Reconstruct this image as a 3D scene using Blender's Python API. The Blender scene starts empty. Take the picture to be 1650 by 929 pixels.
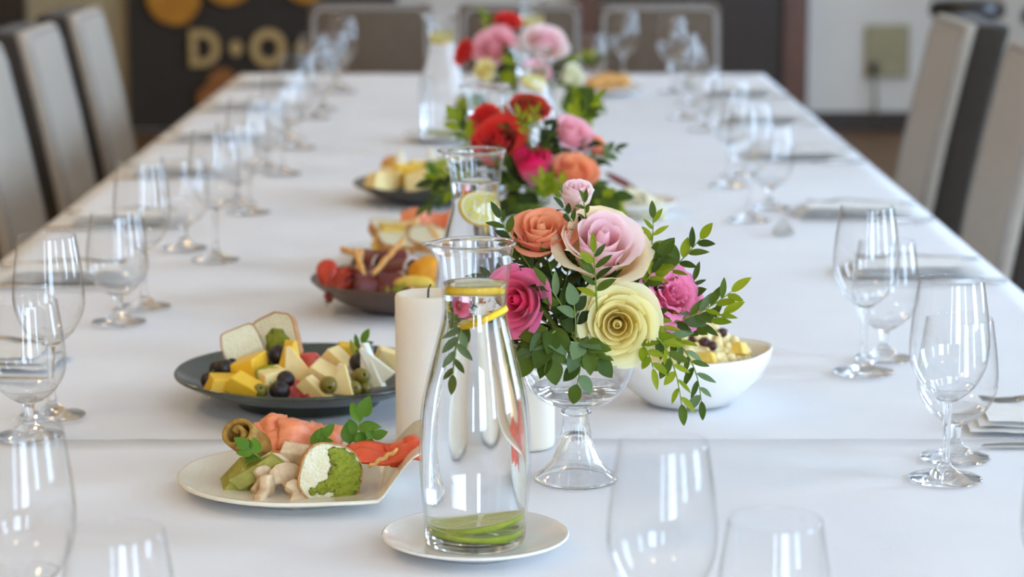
import bpy, bmesh, math, random
from mathutils import Vector, Matrix, Quaternion, noise
S = bpy.context.scene
C = S.collection
R = math.radians
PI = math.pi
# ------------------------------------------------------------------ camera
FPX = 3896.0
PITCH = math.atan(686.5 / FPX)
CAM = Vector((0, 0, 1.352))
TZ = 0.752                      # table cloth surface
cam_d = bpy.data.cameras.new('camera')
cam_d.lens = 85.0
cam_d.sensor_width = 36.0
cam_d.clip_start = 0.05
cam_d.dof.use_dof = True
cam_d.dof.focus_distance = 2.27
cam_d.dof.aperture_fstop = 5.6
cam = bpy.data.objects.new('camera', cam_d)
C.objects.link(cam)
cam.location = CAM
cam.rotation_euler = (PI / 2 - PITCH, 0, 0)
S.camera = cam
# ------------------------------------------------------------------ light
w = bpy.data.worlds.new('sky')
S.world = w
w.use_nodes = True
bgn = w.node_tree.nodes['Background']
bgn.inputs[0].default_value = (0.54, 0.735, 1.0, 1)
bgn.inputs[1].default_value = 17.5
S.view_settings.view_transform = 'Standard'
S.view_settings.look = 'None'
S.view_settings.exposure = 0.12
S.view_settings.gamma = 1.0
S.view_settings.use_curve_mapping = False
S.cycles.use_denoising = True
S.cycles.max_bounces = 14
S.cycles.transmission_bounces = 14
S.cycles.transparent_max_bounces = 64
S.cycles.diffuse_bounces = 4
S.cycles.glossy_bounces = 4
S.cycles.sample_clamp_indirect = 40.0
S.cycles.blur_glossy = 0.3
RX, LX, BY, FY, CH = 3.4, -3.4, 12.3, -4.0, 3.0       # room limits
WINS = [(-1.6, 0.7, 2.6), (1.4, 0.7, 2.6), (4.0, 0.7, 2.6), (6.6, 0.7, 2.6), (9.6, 0.7, 2.6)]   # centre y, z0, z1; last window added, unseen, to brighten the back
WW = 0.95
FWINS = [(-0.35, .4, .4, 2.5), (2.0, 1.7, .4, 2.8)]        # windows behind the camera: centre x, width, z0, z1
def portal(loc, rot, sx, sy):
    l = bpy.data.lights.new('window_portal', 'AREA')
    l.shape = 'RECTANGLE'; l.size = sx; l.size_y = sy
    l.cycles.is_portal = True
    o = bpy.data.objects.new('window_portal', l); C.objects.link(o)
    o.location = loc; o.rotation_euler = rot
for (cy, z0, z1) in WINS:
    portal((RX + 0.1, cy, (z0 + z1) / 2), (0, PI / 2, 0), z1 - z0, WW)
for (cx, ww, z0, z1) in FWINS: portal((cx, FY - 0.1, (z0 + z1) / 2), (PI / 2, 0, 0), ww, z1 - z0)

# ------------------------------------------------------------------ helpers
SINP, COSP = math.sin(PITCH), math.cos(PITCH)
def ray(px, py):
    return Vector((px - 825, FPX * COSP + (464.5 - py) * SINP, -FPX * SINP + (464.5 - py) * COSP))
def at(px, py, Z=TZ):
    d = ray(px, py); return CAM + d * ((Z - CAM.z) / d.z)
def ry(px, py, Y):
    d = ray(px, py); return CAM + d * (Y / d.y)
def xz(px, z, Z=TZ):
    """point with pixel column px, camera depth z, at height Z"""
    b = CAM.z - Z
    return Vector(((px - 825) * z / FPX, (z - b * SINP) / COSP, Z))

def lin(c):
    def f(x):
        x /= 255.0
        return x / 12.92 if x <= 0.04045 else ((x + 0.055) / 1.055) ** 2.4
    return (f(c[0]), f(c[1]), f(c[2]), 1)

def newmat(name):
    m = bpy.data.materials.new(name); m.use_nodes = True
    return m, m.node_tree.nodes, m.node_tree.links, m.node_tree.nodes['Principled BSDF']

def mat(name, c, rough=0.6, c2=None, scale=20.0, bump=0.0, bscale=None, metal=0.0, spec=0.5, sss=0.0, sheen=0.0, coat=0.0, detail=4.0, contrast=0.25, stretch=(1, 1, 1)):
    m, N, L, p = newmat(name)
    p.inputs['Base Color'].default_value = lin(c)
    p.inputs['Roughness'].default_value = rough
    p.inputs['Metallic'].default_value = metal
    p.inputs['Specular IOR Level'].default_value = spec
    p.inputs['Sheen Weight'].default_value = sheen
    p.inputs['Coat Weight'].default_value = coat
    if sss:
        p.inputs['Subsurface Weight'].default_value = sss
        p.inputs['Subsurface Radius'].default_value = (0.012, 0.008, 0.005)
        p.inputs['Subsurface Scale'].default_value = 1.0
    tc = N.new('ShaderNodeTexCoord')
    mp = N.new('ShaderNodeMapping'); mp.inputs['Scale'].default_value = stretch
    L.new(tc.outputs['Object'], mp.inputs['Vector'])
    if c2 is not None:
        nz = N.new('ShaderNodeTexNoise'); nz.inputs['Scale'].default_value = scale; nz.inputs['Detail'].default_value = detail
        L.new(mp.outputs[0], nz.inputs['Vector'])
        rp = N.new('ShaderNodeValToRGB')
        rp.color_ramp.elements[0].position = 0.5 - contrast; rp.color_ramp.elements[0].color = lin(c)
        rp.color_ramp.elements[1].position = 0.5 + contrast; rp.color_ramp.elements[1].color = lin(c2)
        L.new(nz.outputs['Fac'], rp.inputs['Fac']); L.new(rp.outputs['Color'], p.inputs['Base Color'])
    if bump:
        nb = N.new('ShaderNodeTexNoise'); nb.inputs['Scale'].default_value = bscale or scale * 3; nb.inputs['Detail'].default_value = 5
        L.new(mp.outputs[0], nb.inputs['Vector'])
        b = N.new('ShaderNodeBump'); b.inputs['Strength'].default_value = bump; b.inputs['Distance'].default_value = 0.01
        L.new(nb.outputs['Fac'], b.inputs['Height']); L.new(b.outputs['Normal'], p.inputs['Normal'])
    return m

def glassmat(name, ior, col=(1, 1, 1, 1)):
    m = bpy.data.materials.new(name); m.use_nodes = True
    N = m.node_tree.nodes; N.remove(N['Principled BSDF'])
    g = N.new('ShaderNodeBsdfGlass'); g.inputs['IOR'].default_value = ior; g.inputs['Roughness'].default_value = 0.0
    g.inputs['Color'].default_value = col
    m.node_tree.links.new(g.outputs[0], N['Material Output'].inputs[0])
    return m

def thinglass(name, mixreal=0.0, ior=1.45, base=.028):
    """clear walls: straight transmission plus Schlick reflection, optionally blended with refraction"""
    m = bpy.data.materials.new(name); m.use_nodes = True
    N, L = m.node_tree.nodes, m.node_tree.links; N.remove(N['Principled BSDF'])
    lw = N.new('ShaderNodeLayerWeight'); lw.inputs['Blend'].default_value = .5
    pw = N.new('ShaderNodeMath'); pw.operation = 'POWER'; pw.inputs[1].default_value = 4.5
    L.new(lw.outputs['Facing'], pw.inputs[0])
    ma = N.new('ShaderNodeMath'); ma.operation = 'MULTIPLY_ADD'; ma.inputs[1].default_value = .8; ma.inputs[2].default_value = base
    L.new(pw.outputs[0], ma.inputs[0])
    t = N.new('ShaderNodeBsdfTransparent'); t.inputs[0].default_value = (.998, 1, 1, 1)
    g = N.new('ShaderNodeBsdfGlossy'); g.inputs['Roughness'].default_value = 0.0
    mx = N.new('ShaderNodeMixShader'); L.new(ma.outputs[0], mx.inputs[0]); L.new(t.outputs[0], mx.inputs[1]); L.new(g.outputs[0], mx.inputs[2])
    out = mx
    if mixreal:
        r = N.new('ShaderNodeBsdfGlass'); r.inputs['IOR'].default_value = ior; r.inputs['Roughness'].default_value = 0
        out = N.new('ShaderNodeMixShader'); out.inputs[0].default_value = mixreal
        L.new(mx.outputs[0], out.inputs[1]); L.new(r.outputs[0], out.inputs[2])
    L.new(out.outputs[0], N['Material Output'].inputs[0])
    return m

def leafy(name, c, c2, rough=0.42, trans=0.25, veins=True):
    m, N, L, p = newmat(name)
    tc = N.new('ShaderNodeTexCoord')
    nz = N.new('ShaderNodeTexNoise'); nz.inputs['Scale'].default_value = 3.0
    oi = N.new('ShaderNodeObjectInfo')
    L.new(tc.outputs['Object'], nz.inputs['Vector'])
    ad = N.new('ShaderNodeMath'); ad.operation = 'MULTIPLY_ADD'; ad.inputs[1].default_value = 0.9; ad.inputs[2].default_value = -0.2
    L.new(oi.outputs['Random'], ad.inputs[0])
    ad2 = N.new('ShaderNodeMath'); ad2.operation = 'MULTIPLY_ADD'; ad2.inputs[1].default_value = 0.5
    L.new(nz.outputs['Fac'], ad2.inputs[0]); L.new(ad.outputs[0], ad2.inputs[2])
    rp = N.new('ShaderNodeValToRGB'); rp.color_ramp.elements[0].color = lin(c); rp.color_ramp.elements[1].color = lin(c2)
    L.new(ad2.outputs[0], rp.inputs['Fac']); L.new(rp.outputs[0], p.inputs['Base Color'])
    p.inputs['Roughness'].default_value = rough + .1; p.inputs['Specular IOR Level'].default_value = .22
    t = N.new('ShaderNodeBsdfTranslucent'); L.new(rp.outputs[0], t.inputs['Color'])
    mx = N.new('ShaderNodeMixShader'); mx.inputs[0].default_value = trans
    L.new(p.outputs[0], mx.inputs[1]); L.new(t.outputs[0], mx.inputs[2]); L.new(mx.outputs[0], N['Material Output'].inputs[0])
    return m

def petalmat(name, ib, it, ob, ot):
    """inner base, inner tip, outer base, outer tip colours of the petals; attribute pt = (height on petal, layer)"""
    m, N, L, p = newmat(name)
    a = N.new('ShaderNodeAttribute'); a.attribute_name = 'pt'
    s = N.new('ShaderNodeSeparateXYZ'); L.new(a.outputs['Vector'], s.inputs[0])
    def ramp(c0, c1):
        r = N.new('ShaderNodeValToRGB'); r.color_ramp.elements[0].position = 0.25; r.color_ramp.elements[1].position = 0.95
        r.color_ramp.elements[0].color = lin(c0); r.color_ramp.elements[1].color = lin(c1)
        L.new(s.outputs['X'], r.inputs[0]); return r
    r1, r2 = ramp(ib, it), ramp(ob, ot)
    mx = N.new('ShaderNodeMix'); mx.data_type = 'RGBA'
    L.new(s.outputs['Y'], mx.inputs[0]); L.new(r1.outputs[0], mx.inputs[6]); L.new(r2.outputs[0], mx.inputs[7])
    L.new(mx.outputs[2], p.inputs['Base Color'])
    p.inputs['Roughness'].default_value = 0.6; p.inputs['Specular IOR Level'].default_value = 0.25
    p.inputs['Sheen Weight'].default_value = 0.15
    t = N.new('ShaderNodeBsdfTranslucent'); L.new(mx.outputs[2], t.inputs['Color'])
    ms = N.new('ShaderNodeMixShader'); ms.inputs[0].default_value = 0.42
    L.new(p.outputs[0], ms.inputs[1]); L.new(t.outputs[0], ms.inputs[2]); L.new(ms.outputs[0], N['Material Output'].inputs[0])
    return m

# ---- mesh helpers
def mesh(name, V, F, m=None, smooth=True, attr=None):
    me = bpy.data.meshes.new(name); me.from_pydata([tuple(v) for v in V], [], F); me.update()
    if smooth: me.polygons.foreach_set('use_smooth', [True] * len(me.polygons))
    if m: me.materials.append(m)
    if attr:
        at_ = me.attributes.new('pt', 'FLOAT_VECTOR', 'POINT')
        for i, v in enumerate(attr): at_.data[i].vector = v
    return me
def bmmesh(name, bm, m=None, smooth=False):
    me = bpy.data.meshes.new(name); bm.to_mesh(me); bm.free()
    if smooth: me.polygons.foreach_set('use_smooth', [True] * len(me.polygons))
    if m: me.materials.append(m)
    return me
def ob(name, me, parent=None, loc=(0, 0, 0), rot=None, scale=None, m=None):
    o = bpy.data.objects.new(name, me); C.objects.link(o)
    o.location = loc
    if rot is not None:
        if isinstance(rot, Quaternion): o.rotation_mode = 'QUATERNION'; o.rotation_quaternion = rot
        else: o.rotation_euler = rot
    if scale is not None: o.scale = scale if hasattr(scale, '__len__') else (scale,) * 3
    if parent: o.parent = parent
    if m:
        o.material_slots[0].link = 'OBJECT'; o.material_slots[0].material = m
    return o
def tag(o, label, cat, group=None, kind=None):
    o['label'] = label; o['category'] = cat
    if group: o['group'] = group
    if kind: o['kind'] = kind
    return o
def thing(name, label, cat, loc=(0, 0, 0), rot=None, group=None, scale=None):
    return tag(ob(name, None, None, loc, rot, scale), label, cat, group)
def struct(name, me, loc=(0, 0, 0), rot=None, parent=None):
    o = ob(name, me, parent, loc, rot)
    if not parent: o['kind'] = 'structure'
    return o
def lathe(prof, n=40, close=False):
    V, F = [], []
    k = len(prof)
    for (r, z) in prof:
        for i in range(n):
            a = 2 * PI * i / n
            V.append(Vector((r * math.cos(a), r * math.sin(a), z)))
    rows = k if close else k - 1
    for j in range(rows):
        j2 = (j + 1) % k
        for i in range(n):
            i2 = (i + 1) % n
            F.append((j * n + i, j * n + i2, j2 * n + i2, j2 * n + i))
    return V, F
def cap(V, F, ring0, n, flip=False):
    f = list(range(ring0, ring0 + n))
    F.append(tuple(reversed(f)) if flip else tuple(f))
def rbox(dx, dy, dz, bev=0.005, seg=2, z0=None):
    bm = bmesh.new(); bmesh.ops.create_cube(bm, size=1)
    for v in bm.verts:
        v.co = Vector((v.co.x * dx, v.co.y * dy, v.co.z * dz + (dz / 2 + z0 if z0 is not None else 0)))
    if bev: bmesh.ops.bevel(bm, geom=list(bm.edges), offset=bev, segments=seg, profile=0.5, affect='EDGES')
    return bm
def boxes(bl):
    V, F = [], []
    for (x0, x1, y0, y1, z0, z1) in bl:
        b = len(V)
        V += [(x, y, z) for z in (z0, z1) for y in (y0, y1) for x in (x0, x1)]
        F += [(b, b + 2, b + 3, b + 1), (b + 4, b + 5, b + 7, b + 6), (b, b + 1, b + 5, b + 4), (b + 2, b + 6, b + 7, b + 3), (b, b + 4, b + 6, b + 2), (b + 1, b + 3, b + 7, b + 5)]
    return V, F
def tube(path, rad, n=8):
    V, F = [], []
    P = [Vector(p) for p in path]
    for i, p in enumerate(P):
        t = (P[min(i + 1, len(P) - 1)] - P[max(i - 1, 0)]).normalized()
        u = t.cross(Vector((0.31, 0.17, 0.93))).normalized(); v = t.cross(u)
        r = rad[i] if hasattr(rad, '__len__') else rad
        for k in range(n):
            a = 2 * PI * k / n
            V.append(p + (u * math.cos(a) + v * math.sin(a)) * r)
    for i in range(len(P) - 1):
        for k in range(n):
            F.append((i * n + k, i * n + (k + 1) % n, (i + 1) * n + (k + 1) % n, (i + 1) * n + k))
    cap(V, F, 0, n, True); cap(V, F, (len(P) - 1) * n, n)
    return V, F
def prism(outline, th, bev=0.0, seg=2):
    """outline in xz, thickness along y"""
    bm = bmesh.new()
    vs = [bm.verts.new((x, -th / 2, z)) for x, z in outline]
    f = bm.faces.new(vs)
    r = bmesh.ops.extrude_face_region(bm, geom=[f])
    for v in r['geom']:
        if isinstance(v, bmesh.types.BMVert): v.co.y += th
    bmesh.ops.recalc_face_normals(bm, faces=bm.faces)
    if bev:
        es = [e for e in bm.edges if e.is_valid and len(e.link_faces) == 2 and e.calc_face_angle(0) > 0.7]
        bmesh.ops.bevel(bm, geom=es, offset=bev, segments=seg, profile=0.5, affect='EDGES')
    return bm
def blob(dx, dy, dz, amp=0.15, freq=2.0, sub=3, seed=0):
    bm = bmesh.new(); bmesh.ops.create_icosphere(bm, subdivisions=sub, radius=1)
    for v in bm.verts:
        d = noise.noise(v.co * freq + Vector((seed * 3.1, seed * 1.7, seed)))
        d2 = noise.noise(v.co * freq * 2.7 + Vector((seed, seed * 2.7, 5)))
        v.co = v.co * (1 + amp * d + amp * 0.4 * d2)
        v.co = Vector((v.co.x * dx, v.co.y * dy, v.co.z * dz))
    return bm
def basis(yd, zd):
    y = Vector(yd).normalized(); x = y.cross(Vector(zd)).normalized(); z = x.cross(y)
    return Matrix((x, y, z)).transposed().to_quaternion()
rnd = random.Random(7)
ORD = ['first', 'second', 'third', 'fourth', 'fifth', 'sixth', 'seventh', 'eighth', 'ninth', 'tenth']

# ------------------------------------------------------------------ materials
M = {}
M['cloth'] = mat('white_linen', (236, 236, 238), 0.9, (228, 228, 232), 6, 0.12, 900, spec=0.2, sheen=0.2)
M['glass'] = thinglass('clear_glass_solid', .9)
M['thin'] = thinglass('clear_glass_wall')
M['water'] = glassmat('water', 1.33)
M['wall'] = mat('wall_paint', (228, 224, 216), 0.9, (220, 216, 208), 2, 0.05, 150)
M['wall_shaded'] = mat('shaded_wall_paint', (186, 168, 132), 0.9, (178, 160, 124), 2, 0.05, 150)  # off-white wall's dim left end: its shade is put into this beige
M['ceil'] = mat('ceiling_paint', (232, 226, 214), 0.95, (226, 220, 206), 2, 0.03, 100)
M['floor'] = mat('brown_floor', (126, 92, 58), 0.55, (98, 70, 44), 8, 0.1, 40, stretch=(4, 0.5, 1))
M['darkwood'] = mat('dark_wood', (60, 46, 34), 0.5, (50, 38, 28), 12, 0.08, 60, stretch=(6, 6, 0.6))
M['framewood'] = mat('door_frame_wood', (116, 70, 44), 0.35, (88, 54, 36), 12, 0.08, 60, stretch=(6, 6, 0.6))
M['board'] = mat('black_board', (56, 50, 43), 0.75, (50, 44, 38), 5, 0.05, 60)
M['gold'] = mat('pale_gilded_wood', (206, 178, 122), 0.5, (186, 154, 98), 20, 0.1, 60)
M['slice'] = mat('orange_wood_slice', (205, 142, 40), 0.65, (178, 116, 28), 9, 0.15, 40)
M['slice_brown'] = mat('brown_wood_slice', (172, 112, 58), 0.7, (140, 88, 44), 9, 0.15, 40)
M['bark'] = mat('bark', (86, 58, 34), 0.9, (60, 40, 24), 25, 0.5, 60)
M['fabric'] = mat('taupe_fabric', (188, 176, 160), 0.95, (172, 161, 146), 60, 0.25, 500, sheen=0.3, spec=0.2)
M['fabric_shaded'] = mat('shaded_taupe_fabric', (112, 97, 82), 0.95, (98, 84, 70), 60, 0.25, 500, sheen=0.3, spec=0.2)  # taupe fabric again, darkened: the far chairs' shade is put into the colour
M['shell'] = mat('dark_back_fabric', (66, 58, 50), 0.95, (56, 49, 42), 60, 0.25, 500, sheen=0.2, spec=0.2)
M['piping'] = mat('fabric_piping', (168, 162, 156), 0.9, (156, 150, 144), 60, 0.1, 400)
M['legwood'] = mat('dark_leg_wood', (50, 36, 27), 0.45, (38, 27, 20), 15, 0.05, 50, stretch=(5, 5, 0.5))
M['chinawhite'] = mat('white_china', (238, 234, 226), 0.18, (232, 228, 219), 3, coat=0.3)
M['chinacream'] = mat('cream_china', (236, 228, 208), 0.25, (228, 218, 194), 4, 0.05, 40, coat=0.2, stretch=(8, 1, 1))
M['chinagreen'] = mat('dark_green_glaze', (72, 80, 66), 0.25, (48, 51, 40), 14, 0.04, 60, coat=0.4)
M['chinabrown'] = mat('brown_glaze', (96, 66, 46), 0.35, (66, 46, 34), 12, 0.05, 60, coat=0.2)
M['chinadark'] = mat('black_green_glaze', (52, 50, 40), 0.3, (40, 38, 30), 12, 0.05, 60, coat=0.3)
M['wax'] = mat('cream_wax', (242, 232, 214), 0.55, (236, 224, 204), 4, sss=0.6)
M['wick'] = mat('wick', (60, 50, 40), 0.9)
M['steel'] = mat('cutlery_steel', (200, 196, 190), 0.22, (188, 184, 178), 8, metal=1.0)
M['napkin'] = mat('napkin_cloth', (236, 234, 230), 0.95, (228, 224, 218), 10, 0.2, 700, sheen=0.2)
def fmat(name, c, rough, c2, scale, bump=0.0, bscale=None, **k): return mat(name, c, rough, c2, scale * 5, bump, (bscale or scale * 3) * 4, **k)
M['lemonrind'] = fmat('lemon_rind', (248, 206, 30), 0.4, (240, 190, 20), 60, 0.2, 200, spec=0.4)
M['limerind'] = fmat('lime_rind', (176, 190, 20), 0.4, (150, 170, 14), 60, 0.2, 200)
M['pith'] = fmat('citrus_pith', (246, 240, 206), 0.6, (240, 232, 190), 40)
M['lemonflesh'] = fmat('lemon_flesh', (246, 234, 130), 0.3, (240, 222, 100), 60, 0.3, 120, sss=0.2)
M['limeflesh'] = fmat('lime_flesh', (206, 214, 90), 0.3, (188, 200, 70), 60, 0.3, 120, sss=0.2)
M['crumb'] = fmat('bread_crumb', (250, 244, 214), 0.9, (244, 232, 186), 30, 0.6, 90, sss=0.15)
M['crust'] = fmat('bread_crust', (206, 150, 84), 0.7, (176, 116, 56), 25, 0.4, 60)
M['pesto'] = fmat('green_pesto', (176, 182, 54), 0.55, (126, 140, 26), 40, 0.7, 120)
M['cheese_y'] = fmat('yellow_cheese', (246, 200, 60), 0.45, (240, 188, 44), 12, 0.05, 50, sss=0.2)
M['cheese_p'] = fmat('pale_cheese', (250, 226, 164), 0.5, (246, 212, 134), 12, 0.08, 50, sss=0.2)
M['cheese_w'] = fmat('white_cheese', (246, 242, 226), 0.55, (240, 230, 196), 8, 0.08, 50, sss=0.2)
M['grape'] = fmat('black_grape', (32, 26, 26), 0.38, (46, 36, 38), 6, spec=0.5)
M['olive'] = fmat('green_olive', (142, 128, 44), 0.3, (112, 100, 34), 8)
M['ham'] = fmat('pink_ham', (222, 104, 96), 0.4, (196, 66, 58), 18, 0.1, 60, sss=0.2)
M['salmon'] = fmat('smoked_salmon', (253, 164, 120), 0.35, (244, 124, 74), 10, 0.15, 60, sss=0.25, stretch=(1, 3, 1))
M['salmon_red'] = fmat('red_salmon', (240, 98, 52), 0.35, (224, 76, 34), 12, 0.15, 60, sss=0.25, stretch=(1, 3, 1))
M['omelette'] = fmat('browned_omelette', (190, 150, 64), 0.55, (140, 96, 30), 24, 0.4, 60)
M['mushroom'] = fmat('pale_mushroom', (242, 218, 178), 0.6, (186, 150, 110), 14, 0.1, 60, sss=0.15)
M['avocado'] = fmat('avocado', (168, 160, 60), 0.5, (130, 124, 34), 16, 0.1, 60)
M['breadstick'] = fmat('breadstick', (240, 186, 112), 0.7, (218, 156, 80), 30, 0.3, 80)
M['tomato'] = fmat('red_tomato', (206, 66, 36), 0.3, (188, 48, 28), 14, 0.1, 60, sss=0.2)
M['salami'] = fmat('dark_salami', (130, 48, 42), 0.45, (92, 34, 30), 40, 0.15, 80)
M['fat'] = fmat('salami_edge', (224, 206, 196), 0.5, (206, 180, 168), 30)
M['orange'] = fmat('orange_fruit', (236, 164, 20), 0.4, (226, 146, 14), 20, 0.15, 80, sss=0.2)
M['mango'] = fmat('yellow_slaw', (238, 206, 96), 0.55, (222, 180, 66), 20, 0.2, 60)
M['rice'] = fmat('creamy_salad', (244, 228, 178), 0.6, (236, 204, 126), 26, 0.3, 60, sss=0.15)
M['cranberry'] = fmat('dark_cranberry', (74, 22, 22), 0.4, (52, 14, 16), 20, 0.3, 50)
M['stem'] = leafy('green_stem', (104, 122, 44), (128, 144, 60), 0.6, 0.0)
M['leaf_deep'] = leafy('deep_green_leaf', (52, 72, 18), (88, 106, 28), rough=.5)
M['leaf_olive'] = leafy('olive_green_leaf', (120, 138, 18), (160, 168, 34), rough=.5, trans=0.4)
M['leaf_blue'] = leafy('grey_green_leaf', (84, 108, 66), (122, 144, 98), rough=.5)
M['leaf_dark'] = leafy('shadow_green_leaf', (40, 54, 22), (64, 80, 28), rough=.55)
M['pea'] = leafy('pea_shoot_green', (78, 118, 34), (108, 148, 48), trans=0.3)
M['lettuce'] = leafy('lettuce_green', (150, 160, 40), (190, 196, 90), trans=0.4)
M['black'] = mat('black_leather', (34, 27, 24), 0.3, (28, 22, 20), 20, 0.1, 100)
M['chrome'] = mat('stool_chrome', (170, 168, 166), 0.25, metal=1.0)
M['plastic'] = mat('beige_plastic', (166, 156, 120), 0.5, (158, 148, 112), 10)
M['cable'] = mat('grey_cable', (120, 112, 92), 0.6)
M['darkplastic'] = mat('dark_plastic', (52, 48, 40), 0.5)
M['foil'] = mat('silver_foil', (196, 192, 186), 0.35, (170, 166, 160), 60, 0.3, 120, metal=0.7)
M['winframe'] = mat('window_frame_white', (226, 224, 220), 0.5, (220, 218, 212), 8)
M['pinkr'] = petalmat('hot_pink_petals', (226, 10, 84), (246, 40, 116), (253, 190, 210), (255, 146, 192))
M['fuchsia'] = petalmat('fuchsia_petals', (220, 4, 74), (242, 20, 100), (255, 196, 210), (242, 30, 110))
M['yellow'] = petalmat('pale_yellow_petals', (255, 228, 92), (255, 244, 172), (255, 240, 146), (255, 250, 208))
M['blush'] = petalmat('blush_petals', (244, 110, 142), (254, 214, 220), (253, 232, 204), (255, 242, 238))
M['blush_out'] = petalmat('cream_outer_petals', (250, 224, 140), (252, 226, 190), (246, 220, 120), (254, 236, 196))
M['coral'] = petalmat('coral_petals', (255, 204, 138), (255, 194, 146), (252, 138, 80), (255, 168, 130))
M['red'] = petalmat('red_petals', (200, 26, 30), (236, 52, 48), (214, 40, 36), (244, 76, 62))
M['darkred'] = petalmat('brownish_red_petals', (110, 42, 22), (166, 74, 38), (140, 62, 30), (236, 66, 52))
M['carn'] = petalmat('pink_carnation_petals', (240, 100, 146), (253, 148, 184), (244, 108, 154), (255, 158, 198))
M['white'] = petalmat('ivory_petals', (244, 238, 180), (252, 250, 226), (240, 236, 170), (254, 252, 236))
M['pinklight'] = petalmat('light_pink_petals', (252, 150, 160), (255, 200, 208), (253, 214, 206), (255, 200, 212))
M['peach'] = petalmat('peach_petals', (255, 176, 104), (255, 188, 132), (252, 160, 110), (255, 170, 130))

# ------------------------------------------------------------------ room
def wallbox(name, m, *b):
    V, F = boxes(b); return struct(name, mesh(name, V, F, m, False))
wallbox('floor', M['floor'], (LX - .3, RX + .3, FY - .3, BY + .3, -.1, 0))
wallbox('ceiling', M['ceil'], (LX - .3, RX + .3, FY - .3, BY + .3, CH, CH + .1))
xb = ry(1255, 0, BY).x          # edges of the dark door
wallbox('wall_back', M['wall'], (ry(212, 0, BY).x, RX + .3, BY, BY + .2, 0, CH))
wallbox('wall_back_left', M['wall_shaded'], (LX - .3, ry(212, 0, BY).x, BY, BY + .2, 0, CH))  # left end of the back wall, shade painted into its colour
M['wall_brown'] = mat('ochre_wall_paint', (196, 160, 104), 0.9, (188, 152, 98), 2, 0.05, 150)
wallbox('wall_left', M['wall_brown'], (LX - .2, LX, FY - .2, BY, 0, CH))
bl = []
ys = FY
for (cy, z0, z1) in WINS:
    bl += [(RX, RX + .2, ys, cy - WW / 2, 0, CH), (RX, RX + .2, cy - WW / 2, cy + WW / 2, 0, z0), (RX, RX + .2, cy - WW / 2, cy + WW / 2, z1, CH)]
    ys = cy + WW / 2
bl.append((RX, RX + .2, ys, BY, 0, CH))
wallbox('wall_right', M['wall'], *bl)
bl = []; xs = LX
for (cx, ww, z0, z1) in FWINS:
    bl += [(xs, cx - ww / 2, FY - .2, FY, 0, CH), (cx - ww / 2, cx + ww / 2, FY - .2, FY, 0, z0), (cx - ww / 2, cx + ww / 2, FY - .2, FY, z1, CH)]; xs = cx + ww / 2
bl.append((xs, RX, FY - .2, FY, 0, CH))
wallbox('wall_front', M['wall_brown'], *bl)
for i, (cy, z0, z1) in enumerate(WINS):
    o = struct('window_%d' % (i + 1), None, (RX + .1, cy, z0)); 
    h = z1 - z0; q = WW / 2
    V, F = boxes([(-.04, .04, -q, -q + .06, 0, h), (-.04, .04, q - .06, q, 0, h), (-.04, .04, -q, q, 0, .06), (-.04, .04, -q, q, h - .06, h)])
    ob('window_frame', mesh('window_frame', V, F, M['winframe'], False), o)
    V, F = boxes([(-.03, .03, -q + .06, q - .06, h * .72, h * .72 + .04)])
    ob('transom', mesh('transom', V, F, M['winframe'], False), o)
wallbox('baseboard_back', M['darkwood'], (ry(1302, 0, BY).x, RX, BY - .025, BY, 0, .1))
wallbox('baseboard_right', M['darkwood'], (RX - .02, RX, FY, BY - .03, 0, .1))
wallbox('baseboard_left', M['darkwood'], (LX, LX + .02, FY, BY - .03, 0, .1))
# warm ceiling lamps (above the frame)
M['lampmetal'] = mat('lamp_metal', (190, 186, 178), 0.4, metal=1.0)
lm_, N_, L_, p_ = newmat('lamp_diffuser')
p_.inputs['Emission Color'].default_value = (1, .74, .44, 1); p_.inputs['Emission Strength'].default_value = 6.0
M['diffuser'] = lm_
for k, (lx, ly) in enumerate([(-1.7, -1.0), (-1.7, 1.6), (-1.7, 4.2), (-1.7, 6.8), (-1.7, 9.4), (1.2, -1.0), (1.2, 9.4)]):
    o = thing('ceiling_lamp', 'warm round ceiling lamp %s, above the frame' % ['left behind the camera', 'left over the near table end', 'left over the middle of the table', 'left over the far table end', 'left by the back wall', 'right behind the camera', 'right by the back wall'][k], 'lamp', (lx, ly, CH), None, 'ceiling lamps')
    V, F = lathe([(.001, 0), (.21, 0), (.22, -.02), (.22, -.06), (.205, -.06), (.205, -.03), (.001, -.03)], 32); ob('housing', mesh('lamp_housing', V, F, M['lampmetal']), o)
    V, F = lathe([(.001, -.052), (.12, -.054), (.2, -.05), (.2, -.035), (.001, -.035)], 32); ob('diffuser', mesh('lamp_diffuser', V, F, M['diffuser']), o)
    l = bpy.data.lights.new('lamp_light', 'AREA'); l.shape = 'DISK'; l.size = .4; l.energy = 8.5; l.color = (1, .72, .40)
    lo = bpy.data.objects.new('lamp_light', l); C.objects.link(lo); lo.parent = o; lo.location = (0, 0, -.065)
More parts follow.
